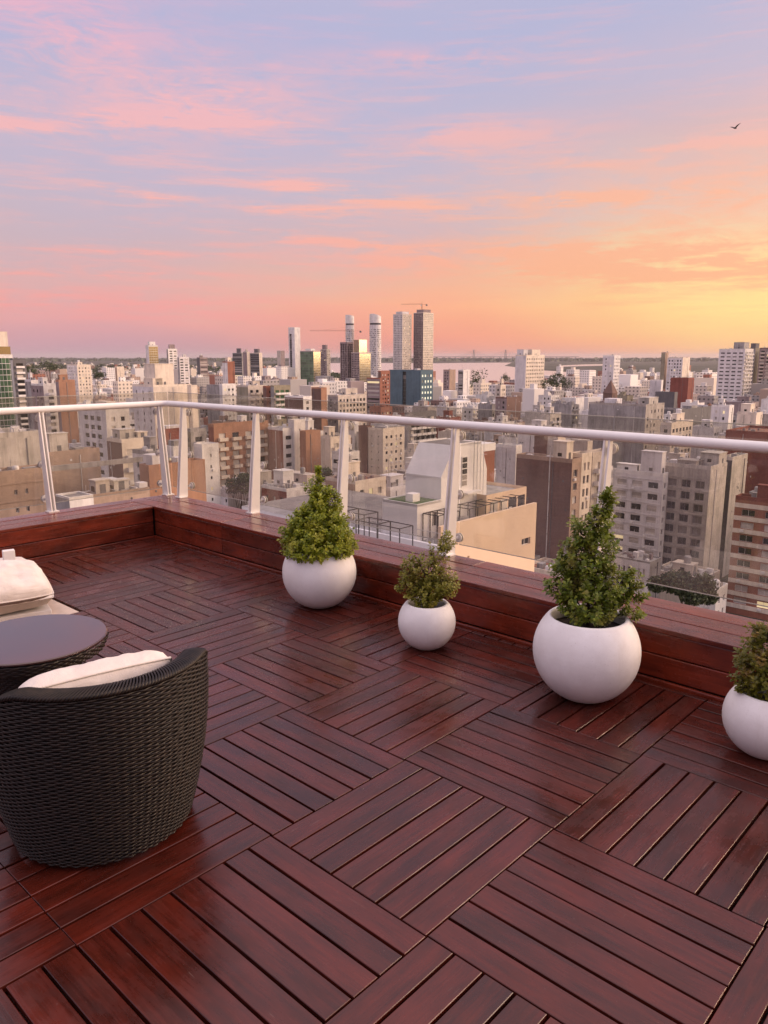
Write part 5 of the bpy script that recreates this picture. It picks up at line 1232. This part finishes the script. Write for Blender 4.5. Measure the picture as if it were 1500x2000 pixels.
# beyond: one mass of far roofs
m, t, b = mat('far_city_walls'); r = t.new('ShaderNodeNewGeometry').outputs['Random Per Island']
cr = t.ramp(r, [(0, WC['white']), (.22, WC['offwhite']), (.38, WC['cream']), (.52, WC['beige']), (.64, WC['grey']), (.74, WC['tan']), (.82, WC['rust']), (.90, WC['brown']), (.95, WC['plum'])], 'CONSTANT')
uvn = t.new('ShaderNodeUVMap').outputs[0]; sp_ = t.new('ShaderNodeSeparateXYZ'); t.l.new(uvn, sp_.inputs[0])
fx = t.math('FRACT', t.math('DIVIDE', sp_.outputs[0], 3.3)); fy = t.math('FRACT', t.math('DIVIDE', sp_.outputs[1], 3.0))
inw = t.math('MULTIPLY', t.math('MULTIPLY', t.math('GREATER_THAN', fx, .3), t.math('LESS_THAN', fx, .72)), t.math('MULTIPLY', t.math('GREATER_THAN', fy, .32), t.math('LESS_THAN', fy, .78)))
has = t.math('GREATER_THAN', t.math('FRACT', t.math('MULTIPLY', r, 17.3)), .3)
t.l.new(t.mix(t.math('MULTIPLY', t.math('MULTIPLY', inw, has), .75), cr, (.04, .04, .045)), b.inputs['Base Color']); b.inputs['Roughness'].default_value = .8
m_far = m
fc = MB()
def fbx(c, Wd, D, h):
    o = [c, c + VV * Wd, c + VV * Wd + UV * D, c + UV * D]; z0, z1 = GZ, GZ + h
    B0 = [(q.x, q.y, z0) for q in o]; T0 = [(q.x, q.y, z1) for q in o]; i = len(fc.v); fc.v += B0 + T0
    for q, ln in (((0, 1, 5, 4), Wd), ((1, 2, 6, 5), D), ((2, 3, 7, 6), Wd), ((3, 0, 4, 7), D)):
        fc.f.append(tuple(i + s_ for s_ in q)); fc.m.append(0); fc.uv.append(((0, 0), (ln, 0), (ln, h), (0, h)))
    fc.f.append((i + 4, i + 5, i + 6, i + 7)); fc.m.append(0); fc.uv.append(((0, 0),) * 4)
# lesser roofs in between, past the 300 largest: real walls, openings and roof clutter, joined
cb_w, cb_g, cb_b = {}, MB(), MB(); rq = random.Random(77)
for d, c, Wd, D, h, *_ in rest_lots:
    k_ = rq.choice(wallc); wb = cb_w.setdefault(k_, MB()); o3 = Vector((c.x, c.y, GZ)); fl = max(1, int(h / 3)); lo = max(0, fl - 5)
    rws = [(i * 3 + .9, i * 3 + 2.3) for i in range(lo, fl) if i * 3 + 2.4 < h]
    cs = fit(rq.uniform(2.6, 3.8), Wd, rq.uniform(1.0, 1.7), .5); facade(wb, cb_g, o3, VV, -UV, Wd, h, cs if rq.random() < .8 else [], rws, .25)
    cs = fit(rq.uniform(2.6, 4.5), D, rq.uniform(.9, 1.5), .6); facade(wb, cb_g, o3 + UV * D, -UV, -VV, D, h, cs if rq.random() < .55 else [], rws, .25)
    Q_ = lambda x, y, z: o3 + VV * x + UV * y + Vector((0, 0, z))
    wb.quad(Q_(Wd, 0, 0), Q_(Wd, D, 0), Q_(Wd, D, h), Q_(Wd, 0, h)); wb.quad(Q_(Wd, D, 0), Q_(0, D, 0), Q_(0, D, h), Q_(Wd, D, h))
    zr = h - .7; cb_b.quad(Q_(.1, .1, zr), Q_(Wd - .1, .1, zr), Q_(Wd - .1, D - .1, zr), Q_(.1, D - .1, zr))
    wb.quad(Q_(0, D, h), Q_(Wd, D, h), Q_(Wd, D, zr), Q_(0, D, zr)); wb.quad(Q_(Wd, D, h), Q_(Wd, 0, h), Q_(Wd, 0, zr), Q_(Wd, D, zr))
    for _ in range(rq.randint(4, 9)):
        a_, b_ = (rq.uniform(.3, 1.4), rq.uniform(.3, 1.4)) if rq.random() < .6 else (rq.uniform(1.4, 3.6), rq.uniform(1.4, 3.6)); x, y, hh = rq.uniform(.3, Wd - a_ - .3), rq.uniform(.3, D - b_ - .3), rq.uniform(.8, 3.2)
        wb.hexa([Q_(x, y, zr), Q_(x + a_, y, zr), Q_(x + a_, y + b_, zr), Q_(x, y + b_, zr), Q_(x, y, zr + hh), Q_(x + a_, y, zr + hh), Q_(x + a_, y + b_, zr + hh), Q_(x, y + b_, zr + hh)], 0, (0,))
    if fl > 3 and rq.random() < .5:
        for i in range(lo, fl): fbox(wb, o3, VV, -UV, 1.0, Wd - 1.0, 0, 1.0, i * 3 + .05, i * 3 + .9, 0, (4,))
bl_root = put('city_blocks', None, None, kind='stuff', label='crowded lesser roofs filling the streets between the blocks')
for k_, wb in cb_w.items(): wb.build('walls', W_[k_], bl_root, kind='stuff')
cb_g.build('glazing', PN['mix'], bl_root, kind='stuff'); cb_b.build('roofs', RF[0], bl_root, kind='stuff')
for c, Wd, D, h in outer: fbx(c, Wd, D, h); fbx(c + VV * Wd * .3 + UV * D * .3, Wd * .3, D * .3, h + 2.2)
def shore(x):                                        # picture row of the near bank at a picture column
    pts = [(-2300, 700), (-200, 700), (540, 716), (700, 742), (850, 760), (930, 766), (1010, 764), (1065, 752), (1130, 744), (1200, 738), (1420, 733), (1700, 733), (3800, 733)]
    for (a, ya), (b_, yb) in zip(pts, pts[1:]):
        if a <= x <= b_: return ya + (yb - ya) * (x - a) / (b_ - a)
    return 733 if x > 0 else 700
rg = random.Random(5); cnt = 0
while cnt < 24000:
    d = 560 * (11.0 ** (rg.random() ** 1.15)); x = rg.uniform(-80, 1580) if cnt < 9500 else rg.choice([rg.uniform(-2200, -80), rg.uniform(1580, 3700)])
    g = at_z(x, 1000, GZ); c = Vector(((x - 750) / FPX * d * 1.0, d, 0))
    py = proj((c.x, c.y, GZ))[1]; px_ = proj((c.x, c.y, GZ))[0]
    if py < shore(px_) + 1.5 or (585 < px_ < 700 and 1150 < d < 2400): continue
    if px_ < 560 and d > 1700 and rg.random() < .45: continue
    t_ = rg.random(); h = rg.uniform(3.5, 8) if t_ < .62 else rg.uniform(8, 16) if t_ < .90 else rg.uniform(14, 30) if t_ < .985 else rg.uniform(28, 45)
    if d > 2500: h *= .8
    Wd, D = rg.uniform(8, 20), rg.uniform(8, 20)
    vv_, uu_ = c.dot(VV), c.dot(UV)
    if any(vv_ < fv + fw + .5 and vv_ + Wd > fv - .5 and uu_ < fu + fd + .5 and uu_ + D > fu - .5 for fv, fu, fw, fd in foot): continue
    hh = h
    for (P, D2, W2, xl, xr, yt, yb, dd, lb) in HAND:
        if dd > d and xl < px_ + 12 and xr > px_ - 12: hh = min(hh, at_d(750, yb, d).z - GZ)
    hh = min(hh, max(6, at_d(750, 716 if 840 < px_ < 1300 else 706, d).z - GZ)) if d > 900 else min(hh, at_d(750, 728, d).z - GZ)
    if 850 < px_ < 1010: hh = min(hh, at_d(750, 748, d).z - GZ)
    if hh < 3: continue
    fbx(c, Wd, D, hh); cnt += 1
    if hh > 12 and rg.random() < .6: fbx(c + VV * Wd * .3 + UV * D * .3, Wd * .35, D * .35, hh + rg.uniform(2, 4))
fc.build('far_city', m_far, None, kind='stuff', label='crowd of small pale roofs and blocks reaching to the horizon')

# ------------------------------------------------------------------ trees
def treemat(name, a, b2):
    m, t, b = mat(name); t.l.new(t.mix(rnd(t), a, b2), b.inputs['Base Color']); b.inputs['Roughness'].default_value = .7; return m
TM = treemat('street_tree_leaf', (0.022, 0.036, 0.014), (0.085, 0.105, 0.036)); TM2 = treemat('winter_crown', (0.050, 0.034, 0.026), (0.11, 0.075, 0.055))
def leaves(mb, c, r_, h, n_, s_, rg):
    lob = [(Vector((rg.gauss(0, .36) * r_, rg.gauss(0, .36) * r_, rg.uniform(-.5, .5) * h)), rg.uniform(.36, .6)) for _ in range(11)]
    for _ in range(n_):
        l, q = rg.choice(lob); v = Vector((rg.gauss(0, 1), rg.gauss(0, 1), rg.gauss(0, 1))).normalized() * rg.uniform(.6, 1.05)
        p = c + l + Vector((v.x * r_ * q, v.y * r_ * q, v.z * h * q)); a = Vector((rg.gauss(0, 1), rg.gauss(0, 1), rg.gauss(0, 1))).normalized(); e_ = a.orthogonal().normalized(); g = a.cross(e_); s2_ = s_ * rg.uniform(.6, 1.3)
        mb.quad(p - e_ * s2_, p - g * s2_ * .6, p + e_ * s2_, p + g * s2_ * .6)
def tree(px, py, d, wpx, hpx, label, n_=900, m_=None, seed=1):
    q = at_d(px, py, d); r_ = wpx / FPX * d / 2; h = hpx / FPX * d / 2
    root = thing('tree', label, 'tree', (q.x, q.y, GZ), 0, 'trees of the city'); rg = random.Random(seed)
    zc = max(q.z - GZ, h * 1.15)
    tr_ = MB(); tr_.bar((0, 0, 0), (0, 0, zc), .35, 7, r2=.16)
    for k in range(6):
        a = k * 1.05; tr_.bar((0, 0, zc * .6), (math.cos(a) * r_ * .6, math.sin(a) * r_ * .6, zc + h * .3), .14, 5, r2=.05, cap=False)
    tr_.build('trunk', M['stem'], root, kind='stuff')
    cm = MB(); leaves(cm, Vector((0, 0, zc)), r_, h, n_, max(.28, r_ * .085), rg); cm.build('crown', m_ or TM, root, kind='stuff')
tree(1342, 1146, 150, 96, 80, 'dark round street tree at the foot of the concrete block', 6500, seed=2)
tree(678, 938, 215, 60, 34, 'broad green tree above the grey roofs by the conical shrub', 1500, seed=3)
tree(632, 930, 220, 40, 40, 'green tree half hidden behind the conical shrub', 1200, seed=4)
tree(470, 945, 190, 60, 50, 'dull green tree in the courtyard below the orange slab', 1500, seed=14)
for i, (x, y, d, w_2, h_2, lb) in enumerate(((934, 741, 800, 36, 40, 'big round dark tree by the river, right of the white flats'), (986, 738, 900, 20, 22, 'smaller tree standing alone against the pink river'), (1080, 744, 700, 40, 36, 'dark tree right of the white tower pair'),
        (1104, 748, 720, 26, 28, 'dark bushy tree between the tower pair and the lavender block'), (1062, 752, 650, 16, 26, 'narrow dark tree at the foot of the white tower pair'), (60, 722, 700, 34, 22, 'dark spreading tree right of the green tower'), (96, 716, 800, 34, 20, 'low wide dark tree left of the white twin slabs'), (190, 735, 700, 30, 22, 'dark tree right of the white twin slabs'))):
    tree(x, y, d, w_2, h_2, lb, 700, seed=30 + i)
wd_ = MB(); rg = random.Random(12)
def clump(px, d, hgt, r_, n_=26):
    c = Vector(((px - 750) / FPX * d, d, GZ + hgt * .55)); leaves(wd_, c, r_, hgt * .5, n_, r_ * .28, rg)
for _ in range(420): clump(rg.uniform(588, 700), rg.uniform(1250, 2300), rg.uniform(10, 17), rg.uniform(8, 14), 34)
for _ in range(900):
    x = rg.uniform(-60, 560); d = 700 * (7 ** rg.random()); clump(x, d, rg.uniform(7, 14) * (1 + d / 6000), rg.uniform(6, 13) * (1 + d / 4000))
for _ in range(260):
    x = rg.uniform(860, 1420); d = 480 * (4.2 ** rg.random()); py = proj((Vector(((x - 750) / FPX * d, d, GZ))))[1]
    if py > shore(x) + 3: clump(x, d, rg.uniform(6, 11), rg.uniform(4, 8))
for _ in range(60): clump(rg.uniform(930, 1090), rg.uniform(1050, 1300), rg.uniform(8, 15), rg.uniform(6, 10))
for _ in range(700):                                   # tree lines on the far shores and the islands
    x = rg.uniform(-80, 1580); d = rg.uniform(9500, 15000); clump(x, d, rg.uniform(18, 34), rg.uniform(60, 160), 10)
wd_.build('woodland', TM, None, kind='stuff', label='dark tree crowns scattered between far roofs and along the banks')

# ------------------------------------------------------------------ bird in the sky
q = at_d(1435, 250, 40.0)
r_ = thing('bird', 'small dark bird in flight high at right', 'bird', q, R(25))
mb = MB(); mb.lathe([(0, -.13), (.02, -.11), (.042, -.03), (.045, .03), (.03, .09), (.018, .12), (0, .14)], 10)
mb.v = [(v[2], v[1], v[0] * .8) for v in mb.v]
def wing(s_):
    return [(.05, s_ * .03, .0), (.06, s_ * .16, .10), (.00, s_ * .34, .15), (-.05, s_ * .16, .085), (-.05, s_ * .03, .0)]
for s_ in (1, -1):
    i = len(mb.v); wv = wing(s_); mb.v += wv + [(a, b_, c - .008) for a, b_, c in wv]
    mb.f += [(i, i + 1, i + 3, i + 4), (i + 1, i + 2, i + 3), (i + 9, i + 8, i + 6, i + 5), (i + 8, i + 7, i + 6)]; mb.m += [0] * 4; mb.uv += [None] * 4
i = len(mb.v); mb.v += [(-.10, -.012, 0), (-.10, .012, 0), (-.24, .045, .0), (-.24, -.045, 0)]; mb.f.append((i, i + 1, i + 2, i + 3)); mb.m.append(0); mb.uv.append(None)
mb.build('body', W_['dark'], r_, True)

# ------------------------------------------------------------------ evening haze
m = bpy.data.materials.new('evening_haze'); m.use_nodes = True; nt = m.node_tree; nt.nodes.clear()
o_ = nt.nodes.new('ShaderNodeOutputMaterial'); v_ = nt.nodes.new('ShaderNodeVolumePrincipled')
v_.inputs['Color'].default_value = (0.80, 0.75, 0.78, 1); v_.inputs['Density'].default_value = 3.0e-5; v_.inputs['Anisotropy'].default_value = 0.2
nt.links.new(v_.outputs[0], o_.inputs['Volume'])
mb = MB(); mb.box(-31000, 31000, -3000, 46000, GZ - 1.5, 130); hz = mb.build('haze', m, None, kind='stuff', label='thin evening haze over the city')
